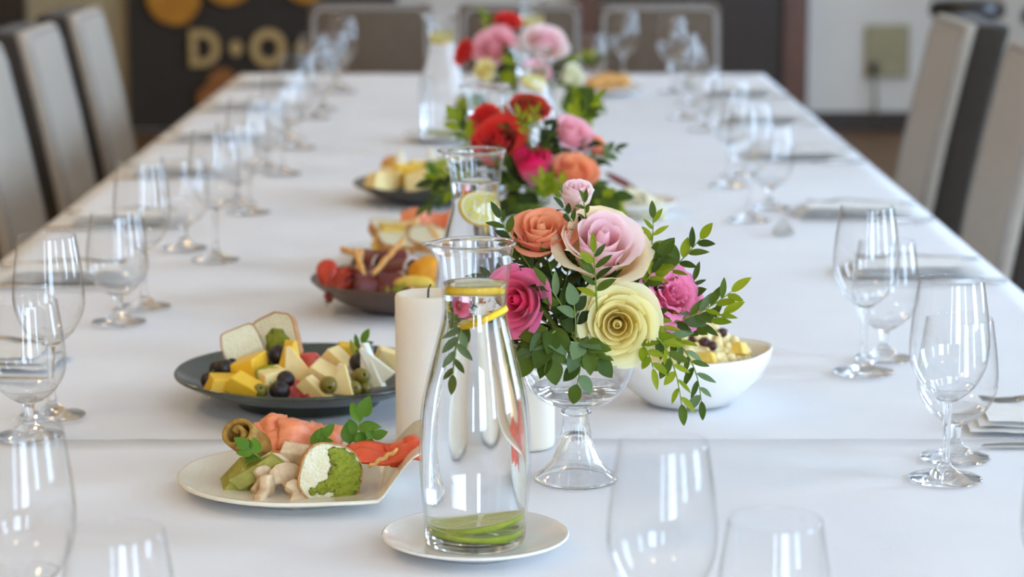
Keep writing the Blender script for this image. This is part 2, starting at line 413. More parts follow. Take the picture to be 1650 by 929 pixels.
# dark double door at the back
dx0, dx1 = ry(925, 0, BY).x, ry(1300, 0, BY).x
d = struct('door_1', None, ((dx0 + dx1) / 2, BY, 0))
hw = (dx1 - dx0) / 2
fw = ry(1300, 0, BY).x - ry(1262, 0, BY).x
for nm, b in (('door_leaf', (-hw + fw, 0, -.05, 0, 0, 2.1)), ('door_leaf', (0.006, hw - fw, -.05, 0, 0, 2.1)),):
    V, F = boxes([b]); lf = ob(nm, mesh(nm, V, F, M['darkwood'], False), d)
    for (z0, z1) in ((.15, .9), (1.05, 1.95)):
        V, F = boxes([(b[0] + .1, b[1] - .1, -.065, -.05, z0, z1)])
        ob('door_panel', mesh('door_panel', V, F, M['darkwood'], False), lf)
for b in ((-hw, -hw + fw, -.09, 0, 0, 2.2), (hw - fw, hw, -.09, 0, 0, 2.2), (-hw + fw, hw - fw, -.09, 0, 2.1, 2.2)):
    V, F = boxes([b]); ob('door_frame', mesh('door_frame', V, F, M['framewood'], False), d)
d = struct('door_2', None, (ry(52, 0, BY).x - .55, BY, 0))
V, F = boxes([(-.52, .52, -.05, 0, 0, 2.15)]); lf = ob('door_leaf', mesh('door_leaf', V, F, M['darkwood'], False), d)
for (z0, z1) in ((.15, .9), (1.05, 1.95)):
    V, F = boxes([(-.38, .38, -.065, -.05, z0, z1)]); ob('door_panel', mesh('door_panel', V, F, M['darkwood'], False), lf)

# dark decoration board with letters and wood slices
bx0, bx1 = ry(207, 0, BY).x, ry(640, 0, BY).x
V, F = boxes([(bx0, bx1, BY - .06, BY - .001, 0.02, 2.4)])
bo = thing('decoration_board', 'dark brown board with pale letters on the back wall', 'board', ((bx0 + bx1) / 2, BY - .03, .02))
V = [Vector(v) - bo.location for v in V]
ob('panel', mesh('board_panel', V, F, M['board'], False), bo)
BYF = BY - .0595
def wallpt(px, py): return ry(px, py, BYF)
def ringoutline(pts_out, pts_in, th, m, name):
    """letter with a hole: outer and inner outlines of equal length"""
    n = len(pts_out); V = []; F = []
    for y in (-th, 0):
        V += [(x, y, z) for x, z in pts_out] + [(x, y, z) for x, z in pts_in]
    for i in range(n):
        j = (i + 1) % n
        F += [(i, j, n + j, n + i), (2 * n + i, 3 * n + i, 3 * n + j, 2 * n + j), (i, 2 * n + i, 2 * n + j, j), (n + i, n + j, 3 * n + j, 3 * n + i)]
    return mesh(name, V, F, m, False)
pxm = BYF / (FPX * COSP) * 1.0
def dshape(w_, h_, r):
    p = []
    for k in range(24):
        a = -PI / 2 + PI * k / 23
        p.append((w_ * (-.1 + .6 * math.cos(a)) if True else 0, h_ * .5 * math.sin(a)))
    p += [(-w_ * .5, h_ * .5), (-w_ * .5, h_ * .17), (-w_ * .5, -h_ * .17), (-w_ * .5, -h_ * .5)]
    return p
S_ = BYF / FPX / COSP
c = wallpt(331, 77)
tag(ob('letter', ringoutline(dshape(48 * S_, 58 * S_, 0), [(x * .50 - .004, z * .60) for x, z in dshape(48 * S_, 58 * S_, 0)], .03, M['gold'], 'letter_d'), None, c), 'pale wooden letter D on the dark board', 'letter')
c = wallpt(433, 77)
oo = [(28 * S_ * math.cos(2 * PI * k / 32), 30 * S_ * math.sin(2 * PI * k / 32)) for k in range(32)]
tag(ob('letter', ringoutline(oo, [(x * .55, z * .56) for x, z in oo], .03, M['gold'], 'letter_o'), None, c), 'round pale wooden letter O on the dark board', 'letter')
def disc(px, py, rx, rz, m, label, name, cat, th=.03, seed=0, bark=True):
    c = wallpt(px, py)
    n = 28
    o = thing(name, label, cat, c)
    pts = []
    for k in range(n):
        a = 2 * PI * k / n
        q = 1 + .07 * noise.noise(Vector((math.cos(a) * 1.5, math.sin(a) * 1.5, seed)))
        pts.append((rx * S_ * q * math.cos(a), rz * S_ * q * math.sin(a)))
    me = bmmesh('wood_face', prism([(x * .93, z * .93) for x, z in pts], th), m)
    ob('face', me, o, (0, -th / 2, 0))
    if bark:
        ob('bark', ringoutline(pts, [(x * .93, z * .93) for x, z in pts], th * .9, M['bark'], 'bark'), o)
disc(381, 77, 10, 13, M['gold'], 'small pale dot between letters D and O on the board', 'letter_dot', 'letter', .03, 1, False)
disc(485, 77, 8, 11, M['gold'], 'small pale dot right of letter O on the board', 'letter_dot', 'letter', .03, 2, False)
disc(281, -4, 46, 44, M['slice'], 'large orange wood slice above letter D on the board', 'wood_slice', 'wood slice', .03, 3)
disc(368, -30, 40, 40, M['slice'], 'orange wood slice at the top edge above the dot on the board', 'wood_slice', 'wood slice', .03, 4)
disc(492, -34, 38, 40, M['slice'], 'orange wood slice at the top edge right of letter O', 'wood_slice', 'wood slice', .03, 5)
disc(360, 138, 27, 30, M['slice_brown'], 'upper brown wood slice below letter D, near the table corner', 'wood_slice', 'wood slice', .03, 6)
disc(342, 160, 24, 26, M['slice_brown'], 'lower brown wood slice at the table edge below letter D', 'wood_slice', 'wood slice', .04, 7)

# wall socket panel, cable
c = ry(1429, 82, BY)
so = thing('socket_panel', 'beige square socket panel low on the white back wall', 'socket', c)
ob('cover', bmmesh('socket_cover', rbox(70 * S_, .03, 84 * S_, .008), M['plastic']), so, (0, -.015, 0))
ob('plug', bmmesh('plug', rbox(12 * S_, .04, 18 * S_, .008), M['darkplastic']), so, (-22 * S_, -.05, -26 * S_))
ob('flap', bmmesh('flap', rbox(50 * S_, .008, 40 * S_, .003), M['plastic']), so, (2 * S_, -.033, 12 * S_))
c0 = c + Vector((-22 * S_, -.06, -34 * S_))
V, F = tube([c0 - c0, Vector((.004, .0, -.06)), Vector((.012, 0.01, -.16)), Vector((.016, .02, -.24))], .008)
tag(ob('power_cable', mesh('power_cable', V, F, M['cable']), None, c0), 'thin cable hanging down from the beige socket panel', 'cable')

# black bar stools by the wall on the right
def stool(px, py, Y, label):
    p = ry(px, py, Y)
    o = thing('bar_stool', label, 'stool', (p.x, p.y, 0), None, 'bar stools by the right wall')
    zs = p.z
    V, F = lathe([(.001, zs), (.10, zs), (.155, zs + .02), (.165, zs + .05), (.15, zs + .085), (.08, zs + .095), (.001, zs + .092)], 28)
    ob('seat', mesh('stool_seat', V, F, M['black']), o)
    V, F = lathe([(.001, .028), (.025, .03), (.024, zs), (.001, zs)], 16); ob('pole', mesh('stool_pole', V, F, M['chrome']), o)
    V, F = lathe([(.001, 0.0), (.19, 0), (.19, .012), (.03, .03), (.001, .03)], 28); ob('base', mesh('stool_base', V, F, M['chrome']), o)
stool(1558, 34, 10.4, 'dark round stool seat showing above the right hand chairs')
stool(1706, 46, 10.4, 'dark round stool seat at the right edge of the picture')

# ------------------------------------------------------------------ table and cloths
TX0, TX1 = -.785, .728
TCX, TW = (TX0 + TX1) / 2, (TX1 - TX0)
TY0, TY1 = 1.25, 7.0
tb = thing('banquet_table', 'long banquet table hidden under the white tablecloths', 'table', (TCX, (TY0 + TY1) / 2, 0))
ob('tabletop', bmmesh('tabletop', rbox(TW - .012, TY1 - TY0 - .012, .03, .004, 1), M['legwood']), tb, (0, 0, .73))
for sx in (-1, 1):
    for yy in (-2.75, -.95, .95, 2.75):
        ob('leg', bmmesh('table_leg', rbox(.06, .06, .715, .004, 1, 0), M['legwood']), tb, (sx * (TW / 2 - .08), yy, 0))
def cloth(label, y0, y1, top, drop, endlo, endhi, seed):
    xs = []
    n = 46
    half = TW / 2
    xs = [-half - drop + drop * k / 8 for k in range(8)] + [-half + 2 * half * k / n for k in range(n + 1)] + [half + drop * (k + 1) / 8 for k in range(8)]
    yl = []
    if endlo: yl += [y0 - endlo + endlo * k / 6 for k in range(6)]
    ny = int((y1 - y0) / .05)
    yl += [y0 + (y1 - y0) * k / ny for k in range(ny + 1)]
    if endhi: yl += [y1 + endhi * (k + 1) / 6 for k in range(6)]
    V, F = [], []
    for y in yl:
        for x in xs:
            ex = max(0, abs(x) - half); ey = max(0, y0 - y, y - y1) if (endlo or endhi) else 0
            if not endlo and y < y0: ey = 0
            cx = max(-half, min(half, x)); cy = max(y0, min(y1, y))
            dz = max(ex, ey)
            z = top - dz
            nz = noise.noise(Vector((x * 1.1, y * 4.5, seed))) * .0011 + noise.noise(Vector((x * 2.5, y * 9, seed + 7))) * .0005 - .0008
            if dz == 0:
                z += nz
                # soft ironing folds
                for fx in (-.36, .02, .40): z += .0010 * math.exp(-((x - fx) / .006) ** 2)
            else:
                sgn = 1 if x > 0 else -1
                if ex > 0: cx += sgn * (.012 * (1 - math.exp(-ex / .02)) + .018 * (ex / drop) * (1 + math.sin(y * 14 + seed)))
                if ey > 0: cy += (1 if y > y1 else -1) * (.012 + .015 * (ey / .25) * (1 + math.sin(x * 13)))
            V.append((cx + TCX, cy, z))
    k = len(xs)
    for j in range(len(yl) - 1):
        for i in range(k - 1):
            F.append((j * k + i, j * k + i + 1, (j + 1) * k + i + 1, (j + 1) * k + i))
    o = ob('tablecloth', mesh('tablecloth', V, F, M['cloth']))
    md = o.modifiers.new('th', 'SOLIDIFY'); md.thickness = .0012; md.offset = -1
    return tag(o, label, 'tablecloth')
seamY = at(825, 706).y
cloth('white tablecloth covering the far length of the banquet table', seamY - .12, TY1, TZ - .0022, .26, 0, .25, 3)
cloth('white tablecloth on the near end, its hem crossing behind the front carafe', TY0, seamY, TZ, .262, .25, 0, 9)

# ------------------------------------------------------------------ chairs
def chair(label, loc, rotz, wdt=.46, fab='fabric', group=None):
    """local: seat faces +y (towards table), back at -y; lean backwards"""
    o = thing('upholstered_chair', label, 'chair', loc, (0, 0, rotz), group)
    ob('seat', bmmesh('chair_seat', rbox(wdt, .46, .10, .03, 3, .38), M[fab], True), o, (0, 0, 0))
    for nm, th, yo, fb, dw in (('back_pad', .030, .0290, fab, 0), ('back_shell', .090, -.0240, 'shell' if fab == 'fabric' else fab, .010)):
        bm = rbox(wdt + dw, th, .56, .020 if dw else .013, 4, .40)
        bmesh.ops.subdivide_edges(bm, edges=[e for e in bm.edges if abs((e.verts[0].co - e.verts[1].co).z) > .3], cuts=5)
        for v in bm.verts:
            t = (v.co.z - .4) / .56
            v.co.y += yo - .20 - .11 * max(0, t) ** 1.2 + (.012 * (1 - (2 * v.co.x / wdt) ** 2) if v.co.y > 0 and not dw else 0)
        ob(nm, bmmesh('chair_' + nm, bm, M[fb], True), o)
    pts = []
    def bp(x, z): 
        t = max(0, (z - .4) / .56); return Vector((x, .0425 - .20 - .11 * t ** 1.2 + .001, z))
    h = wdt / 2 - .012
    for z in (.46, .6, .75, .9): pts.append(bp(-h, z))
    for a in (PI, PI * .75, PI / 2): pts.append(bp(-h + .03 + .03 * math.cos(a), .918 + .03 * math.sin(a)))
    for a in (PI / 2, PI * .25, 0): pts.append(bp(h - .03 + .03 * math.cos(a), .918 + .03 * math.sin(a)))
    for z in (.9, .75, .6, .46): pts.append(bp(h, z))
    V, F = tube(pts, .006, 6); ob('piping', mesh('chair_piping', V, F, M['piping']), o)
    for sx in (-1, 1):
        for (yy, sl) in ((.18, 0), (-.18, -.05)):
            V, F = tube([(sx * (wdt / 2 - .04), yy + sl, 0), (sx * (wdt / 2 - .04), yy, .39)], [.014, .022], 8)
            ob('leg', mesh('chair_leg', V, F, M['legwood']), o)
    return o
G1, G2, G3 = 'chairs along the left side', 'chairs along the right side', 'chairs at the far end'
# left side: seat faces +x ; back front-face at x=-1.06..-1.165
for (yc, lab) in ((5.20, 'pale grey upholstered chair nearest the left edge of the picture'), (5.86, 'middle pale grey upholstered chair on the left'), (6.52, 'pale grey upholstered chair farthest back on the left, in front of the dark board')):
    chair(lab, (-1.03 + .16, yc, 0), -PI / 2, .385, 'fabric', G1)
for (yc, lab) in ((6.18, 'taupe upholstered chair farthest back on the right, in front of the socket panel'), (5.22, 'taupe upholstered chair cut off by the right edge of the picture')):
    chair(lab, (1.01 - .16, yc, 0), PI / 2, .45, 'fabric', G2)
for (pxc, lab) in ((594, 'taupe chair in painted shade at the far end behind the left row of glasses'), (838, 'taupe chair in painted shade at the far end behind the farthest flowers'), (1064, 'taupe chair in painted shade at the far end behind the right row of glasses')):
    chair(lab, (ry(pxc, 60, 7.3).x, 7.30 - .2, 0), PI, .365, 'fabric_shaded', G3).scale = (1, 1, .965)

# ------------------------------------------------------------------ glasses
def smooth_prof(pts, n=5):
    """Catmull-Rom through profile points"""
    out = []
    P = [pts[0]] + list(pts) + [pts[-1]]
    for i in range(1, len(P) - 2):
        for k in range(n):
            t = k / n
            q = []
            for d_ in (0, 1):
                p0, p1, p2, p3 = P[i - 1][d_], P[i][d_], P[i + 1][d_], P[i + 2][d_]
                q.append(.5 * ((2 * p1) + (-p0 + p2) * t + (2 * p0 - 5 * p1 + 4 * p2 - p3) * t * t + (-p0 + 3 * p1 - 3 * p2 + p3) * t ** 3))
            out.append((max(q[0], 0.0004), q[1]))
    out.append(pts[-1])
    return out
def glass_meshes(H, foot, stem_top, stem_r, bowl, tag_):
    """bowl: outer profile from stem top to rim; returns meshes (bowl, stem, foot), together one closed surface"""
    nseg = 40
    outp = smooth_prof([(stem_r, stem_top)] + bowl, 5)
    th = .0008
    inn = [(max(r - th, .0005), z + (.0035 if i < 4 else 0)) for i, (r, z) in enumerate(outp)]
    inn = [(r, max(z, stem_top + .004)) for r, z in inn if r > .004]
    rim = [(outp[-1][0] - th * .5, outp[-1][1] + .0006)]
    prof = outp + rim + list(reversed(inn)) + [(.0004, stem_top + .004)]
    V, F = lathe(prof, nseg); b = mesh(tag_ + '_bowl', V, F, M['thin']); b.materials.append(M['glass'])
    for f_ in b.polygons:
        if f_.center.z < stem_top + .016: f_.material_index = 1
    sp = smooth_prof([(stem_r * 1.5, .0130), (stem_r * .9, .020), (stem_r * .72, stem_top * .55), (stem_r * .85, stem_top * .88), (stem_r, stem_top)], 4)
    V, F = lathe(sp, 20); s = mesh(tag_ + '_stem', V, F, M['glass'])
    fp = [(.0004, .0004), (foot * .97, .0004), (foot, .0012), (foot * .985, .0022)] + smooth_prof([(foot * .9, .0030), (foot * .5, .0058), (stem_r * 2.4, .0095), (stem_r * 1.5, .0130)], 4)
    V, F = lathe(fp, nseg); f = mesh(tag_ + '_foot', V, F, M['glass'])
    return b, s, f
TALL = glass_meshes(.2005, .0365, .078, .0052, [(.0125, .082), (.0262, .0945), (.0365, .114), (.0392, .134), (.0375, .160), (.0345, .182), (.0315, .2005)], 'wine_glass')
SHORT = glass_meshes(.146, .0360, .036, .0065, [(.015, .0395), (.0285, .050), (.0385, .066), (.0410, .082), (.0395, .105), (.0365, .127), (.0335, .146)], 'water_goblet')
def glass(kind, p, label, group):
    ms = TALL if kind == 't' else SHORT
    o = thing('wine_glass' if kind == 't' else 'water_goblet', label, 'wine glass' if kind == 't' else 'goblet', (p.x, p.y, TZ + .0006), (0, 0, rnd.random() * 6), group)
    for nm, me in zip(('bowl', 'stem', 'foot'), ms): ob(nm, me, o)
GL = {'lt': [(45, 1.765), (85, 2.66), (233, 3.31), (348, 3.70), (402, 4.2), (455, 4.72), (481, 5.15), (507, 5.75), (553, 6.4)],
      'ls': [(197, 1.69), (48, 2.565), (192, 3.2), (297, 3.81), (382, 4.3), (430, 4.8), (465, 5.3), (520, 5.95), (540, 6.55)],
      'rt': [(1064, 1.725), (1523, 2.386), (1391, 2.887), (1207, 4.11), (1174, 4.55), (1082, 6.4), (1100, 5.75)],
      'rs': [(1243, 1.72), (1539, 2.471), (1424, 2.967), (1240, 4.26), (1192, 4.7), (1112, 6.1), (1134, 5.5)],
      'xt': [(1722, 1.76)], 'et': [(1005, 6.62)], 'es': [(953, 6.5)]}
for k, lst in GL.items():
    for i, (px, z) in enumerate(lst):
        kind = k[1]
        nm = 'tall empty wine glass' if kind == 't' else 'short stemmed empty goblet'
        if k[0] == 'x': lab = 'tall empty wine glass cut off by the right edge of the picture'
        elif k[0] == 'e': lab = '%s by itself at the far end, right of the flowers' % nm
        else: lab = '%s %s from the front along the %s side of the table' % (ORD[i], nm, 'left' if k[0] == 'l' else 'right')
        glass(kind, xz(px, z), lab, ('tall wine glasses' if kind == 't' else 'short goblets') + ' set along the table')

# ------------------------------------------------------------------ carafes
CO = smooth_prof([(.0420, .0), (.0442, .004), (.0455, .02), (.0482, .05), (.0495, .08), (.0488, .103), (.0462, .130), (.0408, .155), (.0345, .180), (.0298, .198), (.0282, .210), (.0287, .222), (.0305, .240), (.0328, .257), (.0343, .266)], 4)
def spout(V):
    for v in V:
        a = math.atan2(v.y, -v.x)
        t = max(0, (v.z - .246) / .021)
        g = math.exp(-(a / .26) ** 2) * t ** 2
        rr = math.hypot(v.x, v.y)
        if rr > .01:
            v.x -= .0085 * g
            v.z -= .001 * g
    return V
def carafe_mesh():
    th = .0018
    inn = [(r - th, max(z, .0075)) for r, z in CO if z > .006]
    rim = [(.0356, .2668), (.0361, .2680), (.0356, .2692), (.0345, .2690)]
    prof = [(.0004, .0015), (.030, .0012), (.037, .0002)] + CO + rim + list(reversed(inn)) + [(.030, .0072), (.0004, .0068)]
    V, F = lathe(prof, 64)
    me = mesh('carafe_vessel', spout(V), F, M['thin']); me.materials.append(M['glass'])
    for f_ in me.polygons:
        if f_.center.z > .2605 or f_.center.z < .0065: f_.material_index = 1
    return me
CARM = carafe_mesh()
def water_mesh(level):
    g = .0003
    th = .0018
    prof = [(r - th - g, max(z, .0080)) for r, z in CO if z > .006 and z < level]
    rl = prof[-1][0]
    prof = [(.0004, .0076), (.030, .0078)] + prof + [(rl, level - .0004), (rl - .002, level - .001), (.0004, level - .001)]
    V, F = lathe(prof, 64)
    return mesh('water_body', V, F, M['water'])
WATM = water_mesh(.2335)
def citrus(label, cat, loc, rad, q, rind, flesh, th=.005, group=None):
    o = thing(cat.replace(' ', '_'), label, cat, loc, q, group)
    n = 32
    V, F = lathe([(rad * .93, -th / 2), (rad, -th / 2 + .0006), (rad, th / 2 - .0006), (rad * .93, th / 2)], n, True); ob('rind', mesh('citrus_rind', V, F, rind), o)
    V, F = lathe([(rad * .93, -th / 2), (rad * .93, th / 2), (rad * .83, th / 2), (rad * .83, -th / 2)], n, True); ob('pith', mesh('citrus_pith', V, F, M['pith'], False), o)
    for k in range(8):
        a0, a1 = 2 * PI * k / 8 + .06, 2 * PI * (k + 1) / 8 - .06
        pts = [((a0 + a1) / 2, .08)] + [(a0 + (a1 - a0) * j / 5, .81) for j in range(6)]
        pts2 = [(rad * r * math.cos(a), rad * r * math.sin(a)) for a, r in pts]
        me = bmmesh('citrus_segment', prism(pts2, th * .9), flesh)
        ob('segment', me, o, (0, 0, 0), (-PI / 2, 0, 0))
    V, F = lathe([(.0004, -th * .42), (rad * .84, -th * .42), (rad * .84, th * .42), (.0004, th * .42)], n); ob('membrane', mesh('citrus_membrane', V, F, M['pith']), o)
CAR = [('nearest carafe of water with lemon, standing on a small white saucer', 766, 2.148, .0056, True),
       ('second carafe of water from the front with a lemon slice in its neck', 767, 2.87, 0, True),
       ('third carafe of water from the front, before the red roses', 785, 3.70, 0, False),
       ('carafe of water among the far pink and yellow roses', 857, 4.43, 0, False),
       ('carafe with a lemon slice standing left of the farthest flowers', 712, 5.30, .0056, True),
       ('farthest carafe of water behind the last flower bowl', 858, 5.95, 0, True)]
NM = ['nearest carafe', 'second carafe from the front', 'third carafe from the front', 'carafe among the far roses', 'carafe left of the farthest flowers', 'farthest carafe']
CP = []
for i, (lab, px, z, dz, lem) in enumerate(CAR):
    p = xz(px, z); p.z = TZ + .0006 + dz
    CP.append(p)
    o = thing('water_carafe', lab, 'carafe', p, (0, 0, R([0, -8, 5, 10, -4, 170][i])), 'water carafes down the middle of the table')
    ob('vessel', CARM, o)
    tag(ob('water', WATM, None, p), 'clear water filling the %s up to its neck' % NM[i], 'water', 'water in the carafes')
# lemon and lime in the carafes
p = CP[0]
citrus('lemon slice floating flat at the water line of the nearest carafe', 'lemon slice', p + Vector((.002, .0, .2262)), .0240, Quaternion((1, 0, 0), R(-8)), M['lemonrind'], M['lemonflesh'], .0058)
citrus('lemon slice tilted below the floating one in the neck of the nearest carafe', 'lemon slice', p + Vector((.009, -.004, .2035)), .0215, Quaternion((.15, .9, .1), R(-24)), M['lemonrind'], M['lemonflesh'], .006)
citrus('lime slice lying left on the bottom of the nearest carafe', 'lime slice', p + Vector((-.002, -.002, .0125)), .0375, Quaternion((0, 1, 0), R(3)), M['limerind'], M['limeflesh'], .006)
citrus('lime slice lying right on the bottom of the nearest carafe', 'lime slice', p + Vector((.003, .002, .0205)), .0375, Quaternion((0, 1, 0), R(-9)), M['limerind'], M['limeflesh'], .006)
p = CP[1]
citrus('large lemon slice standing in the neck of the second carafe', 'lemon slice', p + Vector((.006, .0, .2)), .0225, Quaternion((1, .25, 0), R(66)), M['lemonrind'], M['lemonflesh'], .006)
citrus('lime slice at the bottom of the second carafe from the front', 'lime slice', p + Vector((.0, .0, .0135)), .03, Quaternion((0, 1, 0), R(4)), M['limerind'], M['limeflesh'], .006)
p = CP[2]
citrus('lemon slice inside the third carafe from the front', 'lemon slice', p + Vector((0, 0, .205)), .021, Quaternion((1, .1, 0), R(20)), M['lemonrind'], M['lemonflesh'], .006)
p = CP[3]
citrus('lemon slice inside the carafe among the far roses', 'lemon slice', p + Vector((.004, 0, .206)), .021, Quaternion((1, .4, 0), R(40)), M['lemonrind'], M['lemonflesh'], .006)
p = CP[4]
citrus('pale lemon slice in the neck of the carafe left of the farthest flowers', 'lemon slice', p + Vector((0, 0, .216)), .024, Quaternion((1, .1, 0), R(24)), M['lemonrind'], M['lemonflesh'], .008)
citrus('lime slice at the bottom of the carafe left of the farthest flowers', 'lime slice', p + Vector((0, 0, .0135)), .03, Quaternion((0, 1, 0), R(4)), M['limerind'], M['limeflesh'], .006)
p = CP[5]
citrus('pale lemon slice in the neck of the farthest carafe', 'lemon slice', p + Vector((0, 0, .216)), .024, Quaternion((1, .1, 0), R(20)), M['lemonrind'], M['lemonflesh'], .008)

# ------------------------------------------------------------------ plates
def plate(name, label, cat, loc, prof, m, n=64, deform=None, group=None):
    V, F = lathe(prof, n)
    if deform: V = [deform(v) for v in V]
    o = ob(name, mesh(name, V, F, m), None, loc)
    return tag(o, label, cat, group)
def plate_prof(r, h, footr, th=.004, fh=.003):
    # bottom outside, up to rim, inside down to the centre
    b = fh + .001
    return [(.0005, fh * .7), (footr - .006, fh * .7), (footr - .003, 0), (footr, 0), (footr + .002, fh)] + \
        [(footr + (r - footr) * t, b + (h - b) * t ** 1.7) for t in (.15, .3, .45, .6, .75, .88, .97)] + \
        [(r, h), (r + .0005, h + th * .5), (r - .001, h + th * .9)] + \
        [(footr + (r - footr) * t, b + th + (h - b) * t ** 1.7) for t in (.94, .85, .7, .55, .4, .25, .1)] + [(footr * .9, b + th * .8), (footr * .4, fh + th * .8), (.0005, fh + th * .8)]
sau = plate_prof(.083, .0125, .047, .0028)
sc = [(r, z) for r, z in sau]
for i in (0, 4):
    q = CP[i].copy(); q.z = TZ + .0004
    plate('saucer', ['small white saucer under the nearest carafe', 0, 0, 0, 'small white saucer under the carafe left of the farthest flowers'][i], 'saucer', q, sc, M['chinawhite'], group='saucers under carafes')

# ------------------------------------------------------------------ candles
def candle(label, p, r, h):
    o = thing('pillar_candle', label, 'candle', p, None, 'pillar candles')
    prof = [(.0005, 0), (r - .003, 0), (r - .001, .001), (r, .004), (r, h - .004), (r - .001, h - .001), (r - .004, h), (r - .008, h - .002), (r - .014, h - .004), (.0005, h - .005)]
    V, F = lathe(prof, 48); ob('wax_body', mesh('candle_wax', V, F, M['wax']), o)
    V, F = tube([(0, 0, h - .006), (.0005, 0, h + .004), (.003, .001, h + .009)], .0011, 6); ob('wick', mesh('wick', V, F, M['wick']), o)
candle('tall cream pillar candle left of the nearest carafe', xz(691, 2.545) + Vector((0, 0, .0006)), .0345, .158)
candle('short white pillar candle between the nearest carafe and the flower bowl', xz(846, 2.525) + Vector((0, 0, .0006)), .031, .088)

# ------------------------------------------------------------------ flower bowls (glass goblets)
def goblet_meshes():
    th = .0018
    bo = smooth_prof([(.012, .074), (.030, .0785), (.046, .091), (.0555, .108), (.0590, .128), (.0585, .134)], 5)
    inn = [(max(r - th, .0005), max(z + .0016, .079)) for r, z in bo if r > .014]
    prof = bo + [(.0577, .1346)] + list(reversed(inn)) + [(.0005, .0788)]
    V, F = lathe(prof, 56); b = mesh('goblet_bowl', V, F, M['glass'])
    col = [(.0125, .066), (.0150, .0675), (.0150, .0705), (.0125, .072), (.012, .074)]
    V, F = lathe(col, 32); c = mesh('goblet_collar', V, F, M['glass'])
    fo = smooth_prof([(.0415, .0015), (.0405, .0045), (.0325, .0105), (.0235, .022), (.0170, .038), (.0135, .055), (.0125, .066)], 5)
    fi = smooth_prof([(.0385, .0012), (.0300, .0085), (.0205, .020), (.0135, .036), (.0075, .047), (.0005, .0505)], 5)
    prof = list(reversed(fi)) + [(.0395, .0002), (.0410, .0004)] + fo
    V, F = lathe(prof, 56); f = mesh('goblet_foot', V, F, M['glass'])
    return b, c, f
GOB = goblet_meshes()
FB = [xz(928, 2.385), xz(868, 3.47), xz(848, 5.02)]
FBL = ['clear glass pedestal bowl holding the nearest roses', 'clear glass pedestal bowl holding the middle red and pink roses', 'clear glass pedestal bowl holding the farthest roses']
for p, lab in zip(FB, FBL):
    p.z = TZ + .0006
    o = thing('pedestal_bowl', lab, 'bowl', p, None, 'glass flower bowls')
    for nm, me in zip(('bowl', 'collar', 'foot'), GOB): ob(nm, me, o)
wp = [(.0005, .0805), (.030, .0815), (.0425, .0905), (.0440, .0925), (.0005, .0925)]
V, F = lathe(smooth_prof(wp[:3], 4) + wp[3:], 48)
tag(ob('water', mesh('bowl_water', V, F, M['water']), None, FB[0]), 'shallow water in the nearest flower bowl', 'water')

# ------------------------------------------------------------------ roses
def petal_mesh(name, a, w_, r0, r1, H0, H1, c, lf, sd, nu=8, nv=8, ruffle=0.0, point=0.0):
    V, F, A = [], [], []
    for j in range(nv + 1):
        v = j / nv
        for i in range(nu + 1):
            u = -1 + 2 * i / nu
            vv = v * (1 - .16 * abs(u) ** 2.6 + point * (1 - abs(u)) * .1)
            rad = r0 + (r1 - r0) * math.sin(min(1, vv) * PI / 2) ** .85
            ang = a + w_ * u * (.30 + .70 * math.sin(min(vv * 1.25, 1) * PI / 2))
            z = H0 + (H1 - H0) * vv ** 1.1
            t = max(0, (vv - .70) / .30)
            rad += c * t * t * .17; z -= c * t ** 2.2 * .15
            rad += c * .10 * abs(u) ** 4 * vv
            rad = max(.01, rad) * (1 - .07 * u)
            n1 = noise.noise(Vector((u * 1.4 + sd * 3, v * 1.6, sd)))
            rad += .035 * n1 * vv * (0.5 + lf); z += .03 * noise.noise(Vector((u * 1.7, v + sd, sd * 2))) * vv
            if ruffle:
                rf = ruffle * vv ** 3
                rad += rf * .5 * math.sin(u * 11 + sd * 5); z += rf * .35 * math.sin(u * 17 + sd * 3)
            V.append((rad * math.cos(ang), rad * math.sin(ang), z)); A.append((v, lf, 0))
    k = nu + 1
    for j in range(nv):
        for i in range(nu):
            F.append((j * k + i, j * k + i + 1, (j + 1) * k + i + 1, (j + 1) * k + i))
    return mesh(name, V, F, M['red'], True, A)
def rose_variant(kind):
    out = []
    ga = 2.4
    if kind == 'open':
        L = [(.05, .40, 2.6, -.3, 2), (.12, .43, 1.8, -.35, 3), (.22, .45, 1.35, .05, 3), (.33, .46, 1.15, .15, 4), (.47, .44, .98, .4, 5), (.62, .40, .90, .55, 5), (.78, .30, .86, .75, 5), (.90, .14, .84, .9, 5)]
    elif kind == 'cup':
        L = [(.05, .46, 2.6, -.3, 2), (.15, .50, 1.7, -.35, 3), (.29, .54, 1.25, .1, 4), (.46, .55, 1.05, .35, 5), (.62, .48, .95, .75, 5), (.76, .34, .88, 1.1, 4)]
    elif kind == 'bud':
        L = [(.05, .62, 2.6, -.3, 2), (.15, .66, 1.7, -.3, 3), (.30, .68, 1.35, .05, 3), (.44, .66, 1.2, .15, 4), (.56, .55, 1.05, .4, 4)]
    else:   # carnation
        L = [(.10, .30, 1.3, .3, 4), (.25, .36, .9, .6, 6), (.45, .36, .75, .9, 7), (.65, .28, .65, 1.1, 8), (.85, .12, .6, 1.2, 8)]
    n = sum(l[4] for l in L); i = 0; a = 0.3
    for (r1, H1, w_, c, m_) in L:
        for k in range(m_):
            lf = (i / (n - 1)) ** 1.1
            a += 2 * PI / m_ * (1 if m_ > 2 else 1) + (ga * .12)
            rr = r1 * (1 + .10 * k / m_)
            out.append(petal_mesh('petal_' + kind, a, w_, .08 + .10 * r1, rr, -.62, H1 - .03 * k / m_, c, lf, i * .37 + 1, ruffle=(.11 if kind == 'carn' else 0.018 * lf), point=.6 * lf))
            i += 1
        a += .7
    return out
RV = {k: rose_variant(k) for k in ('open', 'cup', 'bud', 'carn')}
